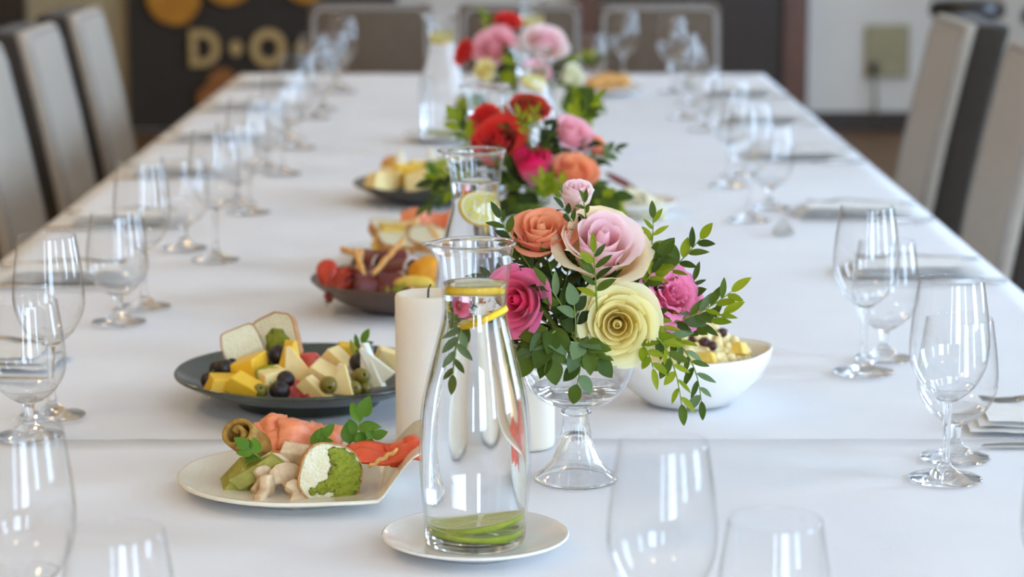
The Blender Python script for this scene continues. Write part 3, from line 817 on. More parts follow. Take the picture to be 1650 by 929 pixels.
V, F = lathe([(.02, -1.0), (.06, -.78), (.14, -.70), (.17, -.62), (.12, -.55)], 12); CALYX = mesh('calyx', V, F, M['stem'])
def rose(label, p, rad, facing, kind, m, core, group, cat='rose', spin=0.0, name='rose', m_out=None):
    q = Vector(facing).to_track_quat('Z', 'Y') @ Quaternion((0, 0, 1), spin)
    o = thing(name, label, cat, p, q, group)
    pl = RV[kind]
    for i, me in enumerate(pl):
        ob('petal', me, o, scale=rad, m=(m_out if (m_out and i >= len(pl) - 6) else m))
    ob('calyx', CALYX, o, scale=rad)
    # stem from the calyx down into the bowl
    b = q.inverted() @ (core - p)
    V, F = tube([(0, 0, -.9 * rad), Vector((0, 0, -1.2 * rad)) * .6 + b * .4, b], .0022, 6)
    ob('stem', mesh('rose_stem', V, F, M['stem']), o)
    return o

# ---- leaves and sprigs
def leaf_mesh(wd, fold=.25, bend=.15, n=7, tip=1.0):
    V, F = [], []
    for j in range(n + 1):
        t = j / n
        hw = wd * .5 * (math.sin(PI * t ** (.85 * tip)) ** .8 if 0 < t < 1 else 0)
        z = -bend * (t * t)
        for s in (-1, -.5, 0, .5, 1):
            V.append((s * hw, t, z + abs(s) * hw * fold * (1.2 - .4 * abs(s))))
    for j in range(n):
        for s in range(4):
            a = j * 5 + s
            F.append((a, a + 1, a + 6, a + 5))
    me = mesh('leaf', V, F, M['leaf_deep'])
    return me
LEAFS = [leaf_mesh(.40, .3, .12), leaf_mesh(.34, .35, .25), leaf_mesh(.48, .2, -.08), leaf_mesh(.30, .3, .05)]
BROAD = [leaf_mesh(.72, .2, .2, tip=.9), leaf_mesh(.62, .25, .3)]
def sprig(label, root, ctrl, tip, n, ll, ms, group, name='leaf_sprig', cat='foliage', meshes=None, start=.25, up=(0, -.75, .65), ang=.75, terminal=True, jitter=.35):
    root, ctrl, tip = Vector(root), Vector(ctrl), Vector(tip)
    o = thing(name, label, cat, root, None, group)
    def B(t): return (root * (1 - t) ** 2 + ctrl * 2 * t * (1 - t) + tip * t * t)
    P = [B(k / 10) - root for k in range(11)]
    V, F = tube(P, [.0012 - .0007 * k / 10 for k in range(11)], 5); ob('stem', mesh('sprig_stem', V, F, M['stem']), o)
    meshes = meshes or LEAFS
    upv = Vector(up)
    for k in range(n):
        t = start + (1 - start) * (k + .3) / n
        pos = B(t); tan = (B(min(1, t + .03)) - B(max(0, t - .03))).normalized()
        side = tan.cross(upv).normalized() * (1 if k % 2 else -1)
        d = tan * math.cos(ang) + side * math.sin(ang) + Vector((rnd.uniform(-1, 1), rnd.uniform(-1, 1), rnd.uniform(-1, 1))) * jitter * .5
        nrm = upv + Vector((rnd.uniform(-1, 1), rnd.uniform(-1, 1), rnd.uniform(-1, 1))) * jitter
        s = ll * rnd.uniform(.8, 1.15) * (1 - .25 * (t - .5))
        ob('leaf', rnd.choice(meshes), o, pos - root, basis(d, nrm), s, m=rnd.choice(ms))
    if terminal:
        tan = (tip - B(.95)).normalized()
        ob('leaf', rnd.choice(meshes), o, tip - root, basis(tan, upv), ll, m=rnd.choice(ms))
    return o

# ===== arrangement one (nearest)
g1 = 'roses in the nearest bowl'
K1 = FB[0] + Vector((0, 0, .115))
Y1 = FB[0].y
rose('pale yellow open rose at the front of the nearest bowl', ry(995, 522, Y1 - .055), .039, (-.05, -1, .12), 'open', M['yellow'], K1, g1, spin=.5)
rose('large blush pink and cream rose at the top of the nearest bowl', ry(968, 402, Y1 - .012), .050, (.14, -.60, .78), 'cup', M['blush'], K1, g1, spin=1.2, m_out=M['blush_out'])
rose('coral orange rose at the upper left of the nearest bowl', ry(873, 380, Y1 - .005), .0345, (-.04, -.55, .82), 'cup', M['coral'], K1, g1, spin=2.2)
rose('hot pink rose beside the nearest carafe', ry(839, 484, Y1 - .045), .037, (-.5, -.86, .2), 'cup', M['pinkr'], K1, g1, spin=.3)
rose('ruffled pink carnation at the right of the nearest bowl', ry(1084, 474, Y1 - .02), .034, (.45, -.60, .45), 'carn', M['carn'], K1, g1, 'carnation', name='carnation')
rose('small peach rose peeking out behind the blush rose', ry(930, 322, Y1 + .05), .026, (.0, -.4, .9), 'bud', M['blush'], K1, g1)
rose('deep pink rose low at the back left of the nearest bowl', ry(806, 560, Y1 + .03), .026, (-.9, -.2, .3), 'bud', M['pinkr'], K1, g1)
gl = 'leaf sprigs in the nearest bowl'
def sp1(label, a, b, c_, da, db, dc, n, ll, ms, **kw):
    return sprig(label, ry(a[0], a[1], Y1 + da), ry(b[0], b[1], Y1 + db), ry(c_[0], c_[1], Y1 + dc), n, ll, [M[k] for k in ms], gl, **kw)
LD, LO, LB, LK = 'leaf_deep', 'leaf_olive', 'leaf_blue', 'leaf_dark'
sp1('green leaf sprig standing in front of the blush rose', (962, 500), (960, 450), (957, 408), -.07, -.072, -.075, 8, .021, (LD, LD, LO), start=.2, ang=.9)
sp1('olive leaf sprig reaching up to the right above the carnation', (1030, 470), (1075, 450), (1128, 385), .0, -.01, -.02, 10, .021, (LO, LD), start=.3)
sp1('thin leaf sprig rising highest right of the blush rose', (1030, 440), (1055, 410), (1052, 352), .02, .02, .02, 6, .018, (LO, LD), start=.45)
sp1('leaf sprig pointing to the far right over the white salad bowl', (1050, 520), (1110, 525), (1178, 470), -.03, -.03, -.04, 12, .024, (LD, LO, LB), start=.2)
sp1('second leaf sprig pointing right below the carnation', (1040, 520), (1110, 540), (1165, 505), -.01, -.02, -.02, 12, .024, (LD, LO), start=.2)
sp1('grey green leaf sprig right of the pink carnation', (1060, 510), (1105, 500), (1118, 452), .0, .0, .0, 8, .020, (LB, LD), start=.2)
sp1('leaf sprig hanging down over the white salad bowl', (1040, 535), (1085, 545), (1098, 650), -.05, -.07, -.075, 11, .022, (LO, LD, LO), start=.15)
sp1('longest leaf sprig hanging down at the right of the bowl', (1050, 530), (1120, 545), (1130, 645), -.03, -.06, -.06, 12, .021, (LD, LB, LO), start=.2)
sp1('short leaf sprig hanging beside the yellow rose', (1020, 545), (1045, 555), (1052, 592), -.05, -.07, -.075, 5, .022, (LD, LO), start=.2)
sp1('leaf sprig on the left above the hot pink rose', (860, 430), (830, 400), (806, 352), -.01, -.01, -.01, 8, .019, (LD, LK), start=.25)
sp1('dark leaf sprig between the coral and hot pink roses', (890, 500), (870, 450), (838, 408), -.01, -.015, -.02, 11, .019, (LK, LD), start=.15)
sp1('dark leaf sprig curling below the coral rose', (900, 500), (895, 450), (880, 412), .0, -.01, -.02, 8, .017, (LK, LD), start=.2)
sp1('grey green leaf sprig between the hot pink and yellow roses', (925, 545), (915, 500), (885, 462), -.05, -.055, -.06, 7, .026, (LB, LK, LD), start=.2)
sp1('broad leaf sprig left of the yellow rose', (925, 560), (930, 520), (925, 492), -.05, -.06, -.065, 4, .022, (LK, LB), start=.3, meshes=BROAD)
sp1('dark leaf sprig just above the blush rose', (950, 420), (930, 370), (908, 335), .02, .0, -.02, 7, .017, (LK, LD), start=.4)
sp1('small dark leaf sprig at the top of the nearest bowl', (950, 400), (945, 350), (940, 322), .02, .0, -.02, 4, .015, (LK, LD), start=.5)
sp1('wide leaf sprig drooping over the rim of the bowl', (900, 530), (880, 540), (858, 572), -.06, -.075, -.075, 6, .026, (LB, LD), start=.15, meshes=BROAD)
sp1('leaf sprig drooping over the front rim below the hot pink rose', (880, 530), (880, 540), (888, 578), -.055, -.075, -.078, 6, .026, (LB, LD, LD), start=.15, meshes=BROAD)
sp1('leaf sprig with one low leaf hanging in front of the bowl', (920, 540), (945, 560), (930, 618), -.055, -.08, -.078, 5, .022, (LB, LD), start=.15, meshes=BROAD)
sp1('broad leaf sprig below the yellow rose at the rim', (930, 545), (935, 550), (962, 578), -.055, -.075, -.075, 5, .024, (LB, LD), start=.15, meshes=BROAD)
sp1('leaf sprig spreading left towards the nearest carafe', (870, 540), (840, 545), (815, 570), -.04, -.05, -.05, 7, .022, (LD, LO), start=.2)
sp1('olive leaf sprig right of the yellow rose', (1010, 500), (1050, 500), (1078, 540), -.03, -.05, -.05, 8, .022, (LO, LD), start=.2)
sp1('olive leaf clump between the blush rose and the carnation', (1000, 470), (1040, 450), (1062, 415), -.01, -.02, -.02, 10, .024, (LO, LO, LD), start=.2, meshes=BROAD)
sp1('green leaf clump left of the carnation', (1000, 490), (1030, 470), (1050, 440), -.02, -.03, -.03, 9, .022, (LD, LO), start=.2)
D8 = ['right', 'back right', 'back', 'back left', 'left', 'front left', 'frontwards', 'front right']
def filler(cx, cy, Y, n, group, sc=1.0, lab='leaf', lev='low'):
    for k in range(n):
        a = 2 * PI * k / n + .3
        el = [.15, .55, .95][k % 3]
        d = Vector((math.cos(a) * math.cos(el), math.sin(a) * math.cos(el), math.sin(el)))
        if d.y < -.45 and el < .5: continue
        root = Vector((cx, Y + .012, cy)) + d * .012
        tip = root + Vector((d.x * .075, d.y * .06, d.z * .06 + .008)) * sc
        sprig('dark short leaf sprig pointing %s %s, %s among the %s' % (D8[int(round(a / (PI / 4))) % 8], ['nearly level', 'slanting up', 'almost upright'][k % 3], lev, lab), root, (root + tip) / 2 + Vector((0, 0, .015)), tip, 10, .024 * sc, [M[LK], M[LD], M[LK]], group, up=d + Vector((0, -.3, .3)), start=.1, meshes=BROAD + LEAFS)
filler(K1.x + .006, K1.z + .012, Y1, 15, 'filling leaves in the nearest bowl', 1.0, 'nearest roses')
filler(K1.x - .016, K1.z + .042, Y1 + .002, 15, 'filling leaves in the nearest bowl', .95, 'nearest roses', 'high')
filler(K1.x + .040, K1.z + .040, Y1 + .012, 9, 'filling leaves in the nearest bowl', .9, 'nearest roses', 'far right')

# ===== arrangement two
g2 = 'roses in the middle bowl'
K2 = FB[1] + Vector((0, 0, .115)); Y2 = FB[1].y
rose('large red rose at the left of the middle bowl', ry(803, 224, Y2 - .02), .037, (-.25, -.75, .6), 'open', M['red'], K2, g2)
rose('hot pink rosebud at the front of the middle bowl', ry(859, 273, Y2 - .055), .041, (-.05, -.45, .88), 'bud', M['fuchsia'], K2, g2, spin=1)
rose('orange peach rose at the front right of the middle bowl', ry(925, 278, Y2 - .05), .035, (.15, -.62, .75), 'cup', M['peach'], K2, g2, spin=2)
rose('light pink rose at the right of the middle bowl', ry(922, 218, Y2 - .0), .034, (.4, -.6, .7), 'cup', M['pinklight'], K2, g2, spin=1.4)
rose('brownish red rose at the top of the middle bowl', ry(850, 178, Y2 + .02), .034, (.05, -.45, .9), 'cup', M['darkred'], K2, g2, spin=1.4)
rose('small salmon red rose at the upper left of the middle bowl', ry(782, 190, Y2 + .04), .026, (-.4, -.5, .8), 'cup', M['red'], K2, g2)
rose('small coral bloom at the right edge of the middle bowl', ry(962, 236, Y2 + .01), .020, (.8, -.3, .5), 'cup', M['coral'], K2, g2)
gl = 'leaf sprigs in the middle bowl'
def sp2(label, a, b, c_, da, db, dc, n, ll, ms, **kw):
    return sprig(label, ry(a[0], a[1], Y2 + da), ry(b[0], b[1], Y2 + db), ry(c_[0], c_[1], Y2 + dc), n, ll, [M[k] for k in ms], gl, **kw)
sp2('olive leaf sprig at the lower right of the middle roses', (930, 300), (960, 310), (985, 330), -.05, -.06, -.06, 8, .034, (LO, LO, LD), start=.15, meshes=BROAD)
sp2('bright leaf sprig below the hot pink rosebud', (875, 325), (880, 310), (876, 292), -.08, -.085, -.09, 8, .024, (LO,), start=.1)
sp2('second bright leaf sprig below the peach rose', (900, 325), (903, 312), (905, 296), -.08, -.085, -.09, 7, .022, (LO,), start=.1)
sp2('leaf sprig fanning out left of the red rose', (790, 260), (760, 235), (735, 195), .0, .0, .0, 10, .028, (LD, LO), start=.2)
sp2('dark leaf sprig left behind the second carafe', (800, 280), (750, 270), (700, 290), .0, .0, .0, 10, .030, (LD, LK, LO), start=.2)
sp2('leaf sprig hanging left over the dark food plate', (790, 290), (740, 290), (690, 330), .02, .02, .0, 9, .026, (LD, LO), start=.3)
sp2('slim leaf sprig right of the middle roses', (940, 270), (965, 250), (990, 240), .0, .0, .0, 8, .022, (LD, LB), start=.3)
sp2('olive leaf sprig behind the light pink rose', (920, 210), (935, 185), (955, 165), .03, .03, .03, 9, .028, (LO, LD), start=.2)
sp2('small green buds sprig at the centre of the middle roses', (852, 235), (845, 205), (838, 185), -.03, -.035, -.04, 5, .018, (LO,), start=.3)
sp2('second small green sprig at the centre of the middle roses', (850, 235), (856, 205), (864, 182), -.03, -.035, -.04, 5, .018, (LO,), start=.3)
sp2('dark leaf sprig between red and hot pink roses', (840, 300), (820, 290), (812, 262), -.03, -.05, -.055, 7, .026, (LK, LD), start=.15, meshes=BROAD)
sp2('olive leaf clump between the middle and nearest roses', (905, 335), (945, 325), (985, 318), -.07, -.08, -.085, 10, .032, (LO, LO, LD), start=.1, meshes=BROAD)
sp2('dark leaf clump behind the coral rose of the nearest bowl', (880, 335), (850, 325), (815, 335), -.06, -.07, -.07, 10, .030, (LK, LD), start=.1, meshes=BROAD)
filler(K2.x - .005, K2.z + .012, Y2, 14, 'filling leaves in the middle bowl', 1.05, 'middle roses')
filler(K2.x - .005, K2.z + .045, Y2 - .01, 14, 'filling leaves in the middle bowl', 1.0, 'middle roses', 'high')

# ===== arrangement three
g3 = 'roses in the farthest bowl'
K3 = FB[2] + Vector((0, 0, .115)); Y3 = FB[2].y
rose('red rose at the top of the farthest bowl', ry(817, 38, Y3 + .03), .032, (0, -.6, .8), 'cup', M['red'], K3, g3)
rose('salmon pink rose at the upper left of the farthest bowl', ry(795, 74, Y3 - .02), .046, (-.3, -.7, .6), 'open', M['pinklight'], K3, g3)
rose('pale pink rose at the upper right of the farthest bowl', ry(880, 68, Y3 - .01), .046, (.3, -.6, .7), 'open', M['blush'], K3, g3, spin=1)
rose('mustard yellow rose at the lower left of the farthest bowl', ry(783, 118, Y3 - .06), .036, (-.2, -.8, .5), 'bud', M['yellow'], K3, g3)
rose('ivory white rose at the right of the farthest bowl', ry(918, 124, Y3 - .04), .036, (.4, -.75, .4), 'bud', M['white'], K3, g3)
rose('dark red rose at the left edge of the farthest bowl', ry(750, 85, Y3 + .0), .030, (-.7, -.5, .4), 'cup', M['red'], K3, g3)
rose('pink rose low behind the carafe in the farthest bowl', ry(862, 120, Y3 - .06), .034, (.1, -.9, .4), 'cup', M['pinklight'], K3, g3)
gl = 'leaf sprigs in the farthest bowl'
def sp3(label, a, b, c_, da, db, dc, n, ll, ms, **kw):
    return sprig(label, ry(a[0], a[1], Y3 + da), ry(b[0], b[1], Y3 + db), ry(c_[0], c_[1], Y3 + dc), n, ll, [M[k] for k in ms], gl, **kw)
sp3('leaf sprig at the lower right of the farthest roses', (900, 140), (930, 150), (955, 165), -.05, -.06, -.06, 9, .036, (LO, LD), start=.1, meshes=BROAD)
sp3('olive leaf sprig right of the pale pink rose', (890, 110), (925, 95), (955, 92), .0, .0, .0, 9, .030, (LO, LD), start=.2)
sp3('leaf sprig rising left of the top red rose', (810, 70), (790, 45), (780, 25), .02, .02, .02, 7, .026, (LO, LD), start=.2)
sp3('dark leaf sprig in the centre of the farthest roses', (830, 140), (830, 115), (822, 92), -.05, -.06, -.06, 8, .030, (LO, LK), start=.1, meshes=BROAD)
sp3('leaf sprig at the lower left of the farthest roses', (790, 150), (760, 160), (735, 180), -.05, -.06, -.06, 9, .032, (LD, LO), start=.1, meshes=BROAD)
sp3('leaf sprig reaching down the left side of the farthest bowl', (800, 160), (770, 180), (745, 215), -.04, -.05, -.06, 9, .030, (LD, LO), start=.2)
sp3('leaf clump below the ivory rose', (900, 160), (920, 165), (938, 185), -.05, -.07, -.07, 9, .034, (LO, LD), start=.1, meshes=BROAD)
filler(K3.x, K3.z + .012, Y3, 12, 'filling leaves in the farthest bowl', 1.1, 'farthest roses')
# sprig inside the nearest carafe
p = CP[0]
sprig('narrow leaf sprig hanging in the water of the nearest carafe', p + Vector((-.004, .004, .200)), p + Vector((-.012, .006, .19)), p + Vector((-.014, .006, .150)), 8, .019, [M[LB], M[LD]], None, name='herb_sprig', meshes=[LEAFS[3]], start=.1, ang=.5, up=(0, -1, .1))

# ------------------------------------------------------------------ food helpers
def bread(label, p, rot, w_, h_, th, seed, spread=None, group=None, round_=.5):
    """slice: crumb, crust ring, green spread patch; face in local xz, thickness y"""
    o = thing('bread_slice', label, 'bread', p, rot, group)
    n = 26; out = []
    for k in range(n):
        a = 2 * PI * k / n
        ca, sa = math.cos(a), math.sin(a)
        e = round_
        x = abs(ca) ** e * (1 if ca > 0 else -1); z = abs(sa) ** e * (1 if sa > 0 else -1)
        q = 1 + .10 * noise.noise(Vector((ca * 1.6, sa * 1.6, seed)))
        out.append((x * w_ / 2 * q, z * h_ / 2 * q))
    inn = [(x * .955, z * .955) for x, z in out]
    bm = prism(inn, th, .001, 1)
    ob('crumb', bmmesh('bread_crumb', bm, M['crumb']), o)
    me = ringoutline(out, inn, th * .96, M['crust'], 'bread_crust')
    ob('crust', me, o, (0, th * .48, 0))
    if spread:
        for (sx, sz, sr, k) in spread:
            bm = blob(sr * w_, .0014, sr * h_, .45, 3.2, 3, seed + k)
            ob('spread', bmmesh('green_spread', bm, M['pesto'], True), o, (sx * w_, -th / 2 - .0004, sz * h_))
    return o
def wedge(label, p, rot, l, w_, h_, m, name='cheese_wedge', cat='cheese', group=None):
    """triangular wedge: pointed along +z, base rounded"""
    bm = prism([(-w_ / 2, 0), (w_ / 2, 0), (w_ * .08, h_), (-w_ * .08, h_)], l, .0012, 2)
    for v in bm.verts: v.co += Vector((noise.noise(v.co * 60), noise.noise(v.co * 60 + Vector((5, 0, 0))), 0)) * .001
    return tag(ob(name, bmmesh(name, bm, M[m]), None, p, rot), label, cat, group)
def chunk(label, p, rot, dx, dy, dz, m, name='cheese_cube', cat='cheese', group=None, skew=.2):
    bm = rbox(dx, dy, dz, .0016, 2)
    for v in bm.verts: v.co.x += v.co.z * skew; v.co.y += v.co.z * skew * .5; v.co *= 1 + .08 * noise.noise(v.co * 70)
    return tag(ob(name, bmmesh(name, bm, M[m]), None, p, rot), label, cat, group)
V, F = lathe(smooth_prof([(.0006, -1), (.5, -.9), (.88, -.5), (1, 0), (.86, .55), (.48, .92), (.16, .98), (.0006, .93)], 3), 18); GRAPE = mesh('grape_skin', V, F, M['grape'])
V, F = lathe(smooth_prof([(.0006, -1.15), (.5, -1.05), (.88, -.55), (1, 0), (.86, .62), (.48, 1.05), (.2, 1.1), (.18, .8), (.0006, .75)], 3), 18); OLIVE = mesh('olive_skin', V, F, M['olive'])
V, F = tube([(0, 0, .9), (.05, 0, 1.15), (.15, .05, 1.35)], [.09, .07, .06], 6); GSTEM = mesh('grape_stalk', V, F, M['stem'])
def grape(label, p, r, group, rot=None):
    o = thing('grape', label, 'grape', p, rot or (rnd.uniform(-1, 1), rnd.uniform(-1, 1), 0), group)
    ob('berry', GRAPE, o, scale=r); ob('stalk', GSTEM, o, scale=r)
def olive(label, p, r, group):
    tag(ob('olive', OLIVE, None, p, (R(70) + rnd.uniform(-.6, .6), rnd.uniform(-.5, .5), rnd.uniform(-.8, .8)), r), label, 'olive', group)
def sheet(label, name, cat, p, rot, w_, d_, amp, m, th=.003, seed=0, curl=0.0, group=None, fold=2.0):
    """folded thick sheet (salmon, ham)"""
    nu, nv = 18, 10; V, F = [], []
    for j in range(nv + 1):
        for i in range(nu + 1):
            u, v = i / nu - .5, j / nv - .5
            e = 1 + .18 * noise.noise(Vector((u * 4, v * 4, seed)))
            z = amp * math.sin(u * PI * fold + seed) * (.6 + .4 * math.cos(v * 3)) + amp * .6 * noise.noise(Vector((u * 3, v * 3, seed + 4)))
            z -= curl * (2 * v) ** 2 + curl * .3 * (2 * u) ** 2
            V.append((u * w_ * e, v * d_ * e, z))
    k = nu + 1
    for j in range(nv):
        for i in range(nu): F.append((j * k + i, j * k + i + 1, (j + 1) * k + i + 1, (j + 1) * k + i))
    o = ob(name, mesh(name, V, F, M[m]), None, p, rot)
    md = o.modifiers.new('th', 'SOLIDIFY'); md.thickness = th; md.offset = 0
    return tag(o, label, cat, group)
def roll(label, name, cat, p, rot, r, l, turns, m, th=.0022, edge=None, group=None, seed=0):
    """rolled slice: spiral sheet along x"""
    n = 40; V, F = [], []
    rows = 6
    for i in range(n + 1):
        t = i / n; a = t * turns * 2 * PI; rr = r * (.25 + .75 * t)
        for j in range(rows + 1):
            x = (j / rows - .5) * l * (1 + .06 * math.sin(a * 1.3 + seed)); w = 1 + .10 * noise.noise(Vector((a * .6, x * 30, seed)))
            V.append((x, rr * w * math.cos(a), rr * w * math.sin(a)))
    k = rows + 1
    for i in range(n):
        for j in range(rows): F.append((i * k + j, i * k + j + 1, (i + 1) * k + j + 1, (i + 1) * k + j))
    o = thing(name, label, cat, p, rot, group)
    b = ob('meat', mesh(name, V, F, M[m]), o); md = b.modifiers.new('th', 'SOLIDIFY'); md.thickness = th; md.offset = 0
    if edge:
        path = [V[i * k + rows] for i in range(n + 1)]
        V2, F2 = tube(path, th * 1.1, 6); ob('edge', mesh(name + '_edge', V2, F2, M[edge]), o)
    return o
def stick(label, a, b, r, group):
    a, b = Vector(a), Vector(b)
    P = [(b - a) * (k / 12) + Vector((0, 0, .0012 * math.sin(k * 1.7))) for k in range(13)]
    V, F = tube(P, [r * (.75 + .35 * math.sin(k * 1.9) * .3 + (.2 if 1 < k < 11 else 0)) for k in range(13)], 10)
    tag(ob('breadstick', mesh('breadstick', V, F, M['breadstick']), None, a), label, 'breadstick', group)
def mush(label, p, rot, s, group):
    pts = [(-.16, 0), (.16, 0), (.2, .42), (.5, .45), (.52, .62), (.4, .85), (.15, .98), (-.15, .98), (-.4, .85), (-.52, .62), (-.5, .45), (-.2, .42)]
    bm = prism([(x * s, (z - .5) * s) for x, z in pts], s * .30, s * .06, 2)
    for v in bm.verts: v.co.y += .12 * s * math.sin(v.co.x / s * 3)
    tag(ob('mushroom_slice', bmmesh('mushroom_slice', bm, M['mushroom'], True), None, p, rot), label, 'mushroom', group)

# ------------------------------------------------------------------ dark green plate with cheese (left middle)
P2 = xz(497, 2.725, TZ + .03); P2.z = TZ + .0005
plate('serving_plate', 'round dark green serving plate with cheese, grapes and bread', 'plate', P2, plate_prof(.150, .034, .080, .0045, .010), M['chinagreen'], 72)
def f2(px, py, dy): return ry(px, py, P2.y + dy)
bread('left slice of white bread standing on the dark green plate', f2(393, 564, .0), (R(-22), R(-20), R(12)), .046, .054, .011, 1, None)
bread('taller slice of bread with green spread on the dark green plate', f2(448, 556, .015), (R(-25), R(-26), R(-12)), .054, .072, .012, 2, [(.05, -.02, .26, 1), (-.12, -.30, .16, 3)])
chunk('yellow cheese block at the left front of the dark green plate', f2(372, 620, -.055), (.1, .1, R(20)), .050, .028, .020, 'cheese_y')
chunk('yellow cheese block under the left bread slice', f2(402, 600, -.03), (.2, -.3, R(-30)), .034, .03, .034, 'cheese_y')
chunk('yellow cheese block in front of the grapes, second from left', f2(396, 624, -.075), (.3, .4, R(-20)), .036, .02, .020, 'cheese_y')
chunk('pale cheese cube at the middle of the dark green plate', f2(438, 611, -.06), (.1, -.2, R(30)), .026, .022, .022, 'cheese_p')
wedge('tall yellow and cream cheese wedge in the middle of the plate', f2(466, 614, -.03), (R(-5), R(8), R(40)), .018, .030, .046, 'cheese_y')
wedge('cream cheese wedge leaning right of the tall wedge', f2(482, 612, -.035), (R(-8), R(-18), R(10)), .016, .036, .040, 'cheese_p')
chunk('rounded pale cheese piece near the front right of the plate', f2(520, 612, -.04), (.2, .5, R(-10)), .040, .03, .030, 'cheese_p')
chunk('pale cheese triangle at the front centre of the plate', f2(508, 630, -.085), (.2, .7, R(-20)), .036, .014, .018, 'cheese_p')
wedge('white cheese triangle at the front of the plate', f2(549, 636, -.085), (R(-12), R(4), R(-8)), .012, .030, .034, 'cheese_p')
wedge('upright white cheese wedge right of the dark grapes', f2(602, 626, -.05), (R(-10), R(-14), R(-12)), .016, .026, .052, 'cheese_w')
wedge('white cheese wedge leaning right beside the candle', f2(622, 612, -.045), (R(-10), R(-38), R(10)), .018, .026, .046, 'cheese_w')
chunk('small white cheese shaving above the olives', f2(561, 598, -.03), (.2, .5, R(20)), .026, .012, .008, 'cheese_w')
chunk('yellow cheese cube at the back right of the plate', f2(560, 566, .045), (.1, .1, R(10)), .024, .02, .018, 'cheese_y')
chunk('pale cheese chunk at the back right beside the candle', f2(624, 578, .02), (.1, .3, R(10)), .028, .02, .022, 'cheese_p')
chunk('lettuce pale heart piece at the right of the plate', f2(544, 580, .0), (.1, .6, R(-30)), .030, .02, .018, 'cheese_p', 'lettuce_heart', 'lettuce')
gg = 'dark grapes on the green plate'
for (px, py, dy, r, w_) in ((352, 594, -.01, .0105, 'back left'), (366, 606, -.03, .0105, 'front right'), (374, 588, -.005, .0098, 'back right'), (337, 612, -.045, .0095, 'leftmost and lowest'), (362, 592, -.03, .0098, 'centre and topmost')):
    grape('black grape, %s of the cluster at the left of the dark green plate' % w_, f2(px, py, dy), r, gg)
grape('single black grape in front of the taller bread slice', f2(447, 571, -.012), .0105, gg)
grape('black grape right of the pale cheese cube', f2(460, 612, -.065), .0105, gg)
grape('black grape at the front edge of the green plate', f2(451, 629, -.082), .0112, gg)
grape('black grape behind the cream cheese wedge', f2(490, 578, .01), .010, gg)
grape('upper black grape beside the upright white wedge', f2(590, 566, -.01), .0095, gg)
grape('lower black grape beside the upright white wedge', f2(578, 584, -.03), .0108, gg)
grape('dark grape next to the candle on the green plate', f2(612, 570, .03), .008, gg)
og = 'green olives on the green plate'
olive('pitted green olive at the front of the dark green plate', f2(529, 620, -.088), .0098, og)
olive('green olive right of the white cheese triangle', f2(569, 626, -.075), .0095, og)
olive('green olive below the lower black grape', f2(581, 606, -.055), .0095, og)
olive('small olive left of the grape at the front edge', f2(419, 630, -.082), .0085, og)
olive('olive at the right front near the candle', f2(588, 625, -.06), .0075, og)
sheet('pink ham fold in the middle of the green plate', 'ham_fold', 'ham', f2(507, 588, -.01), (R(50), .2, .5), .034, .026, .006, 'ham', .003, 2)
sheet('red ham fold at the front of the green plate', 'ham_fold', 'ham', f2(480, 628, -.075), (R(50), .1, -.3), .036, .024, .006, 'ham', .003, 5)
sprig('bright green leaf sprig behind the grapes by the candle', f2(565, 580, .0), f2(575, 565, .0), f2(582, 553, .0), 4, .02, [M['lettuce'], M['pea']], None, start=.2)
sprig('lettuce scraps beside the pale cheese cube', f2(410, 612, -.06), f2(420, 606, -.06), f2(432, 602, -.06), 3, .018, [M['lettuce'], M['pea']], None, start=.2, meshes=BROAD)

# ------------------------------------------------------------------ white curled plate with salmon (left front)
P1 = xz(482, 2.352, TZ); P1.z = TZ + .0005
def curl(v):
    x = v.x; r = math.hypot(v.x, v.y)
    if x > 0:
        y = v.y * (1 + .75 * (x / .117) ** 3)
        t = min(1, max(0, (x - .082) / .026)); f = t * t * (3 - 2 * t)
        return Vector((x * (1 + .16 * max(0, (x - .09) / .027)), y, v.z * (1 - .65 * f) + .046 * f))
    return v
pp = plate_prof(.117, .013, .075, .004)
pp = [q for q in pp]
# finer rings on the flat centre so that the curl stays smooth
plate('curled_plate', 'white round plate with one side curled up, holding salmon and mushrooms', 'plate', P1, pp[:1] + [(.02, .002), (.04, .002), (.055, .002)] + [(.066, .002)] + pp[1:-2] + [(.06, .0062), (.055, .0062), (.04, .0062), (.02, .0062), (.0005, .0062)], M['chinacream'], 96, curl)
def f1(px, py, dy): return ry(px, py, P1.y + dy)
roll('browned omelette roll at the left of the white plate', 'omelette_roll', 'omelette', f1(405, 718, .015), (R(20), R(38), R(52)), .019, .055, 1.6, 'omelette', .004)
sheet('orange salmon slice draped over the top of the omelette', 'salmon_slice', 'salmon', f1(450, 705, .02), (R(38), R(4), R(-6)), .062, .046, .005, 'salmon', .004, 1, .008)
sheet('pink salmon fold at the top of the white plate', 'salmon_slice', 'salmon', f1(486, 697, .015), (R(50), R(8), R(10)), .044, .036, .006, 'salmon', .004, 3, .010)
sheet('rounded salmon fold behind the pea shoots', 'salmon_slice', 'salmon', f1(520, 700, .02), (R(44), R(14), R(-12)), .040, .034, .006, 'salmon', .004, 6, .010)
sheet('small salmon tip at the top left of the white plate', 'salmon_slice', 'salmon', f1(440, 680, .035), (R(40), R(-10), 0), .026, .024, .005, 'salmon', .004, 8, .006)
sheet('red salmon strip lying on the curled up rim', 'salmon_slice', 'salmon', f1(622, 727, -.028), (R(22), R(-4), R(4)), .070, .032, .005, 'salmon_red', .004, 11, .002, None, 3.0)
sheet('red salmon end beside the nearest carafe', 'salmon_slice', 'salmon', f1(655, 724, -.025), (R(30), R(-6), R(14)), .036, .028, .006, 'salmon_red', .004, 13, .002)
stick('thin bread strip lying across the red salmon', f1(594, 752, -.05), f1(640, 724, -.052), .0022, None)
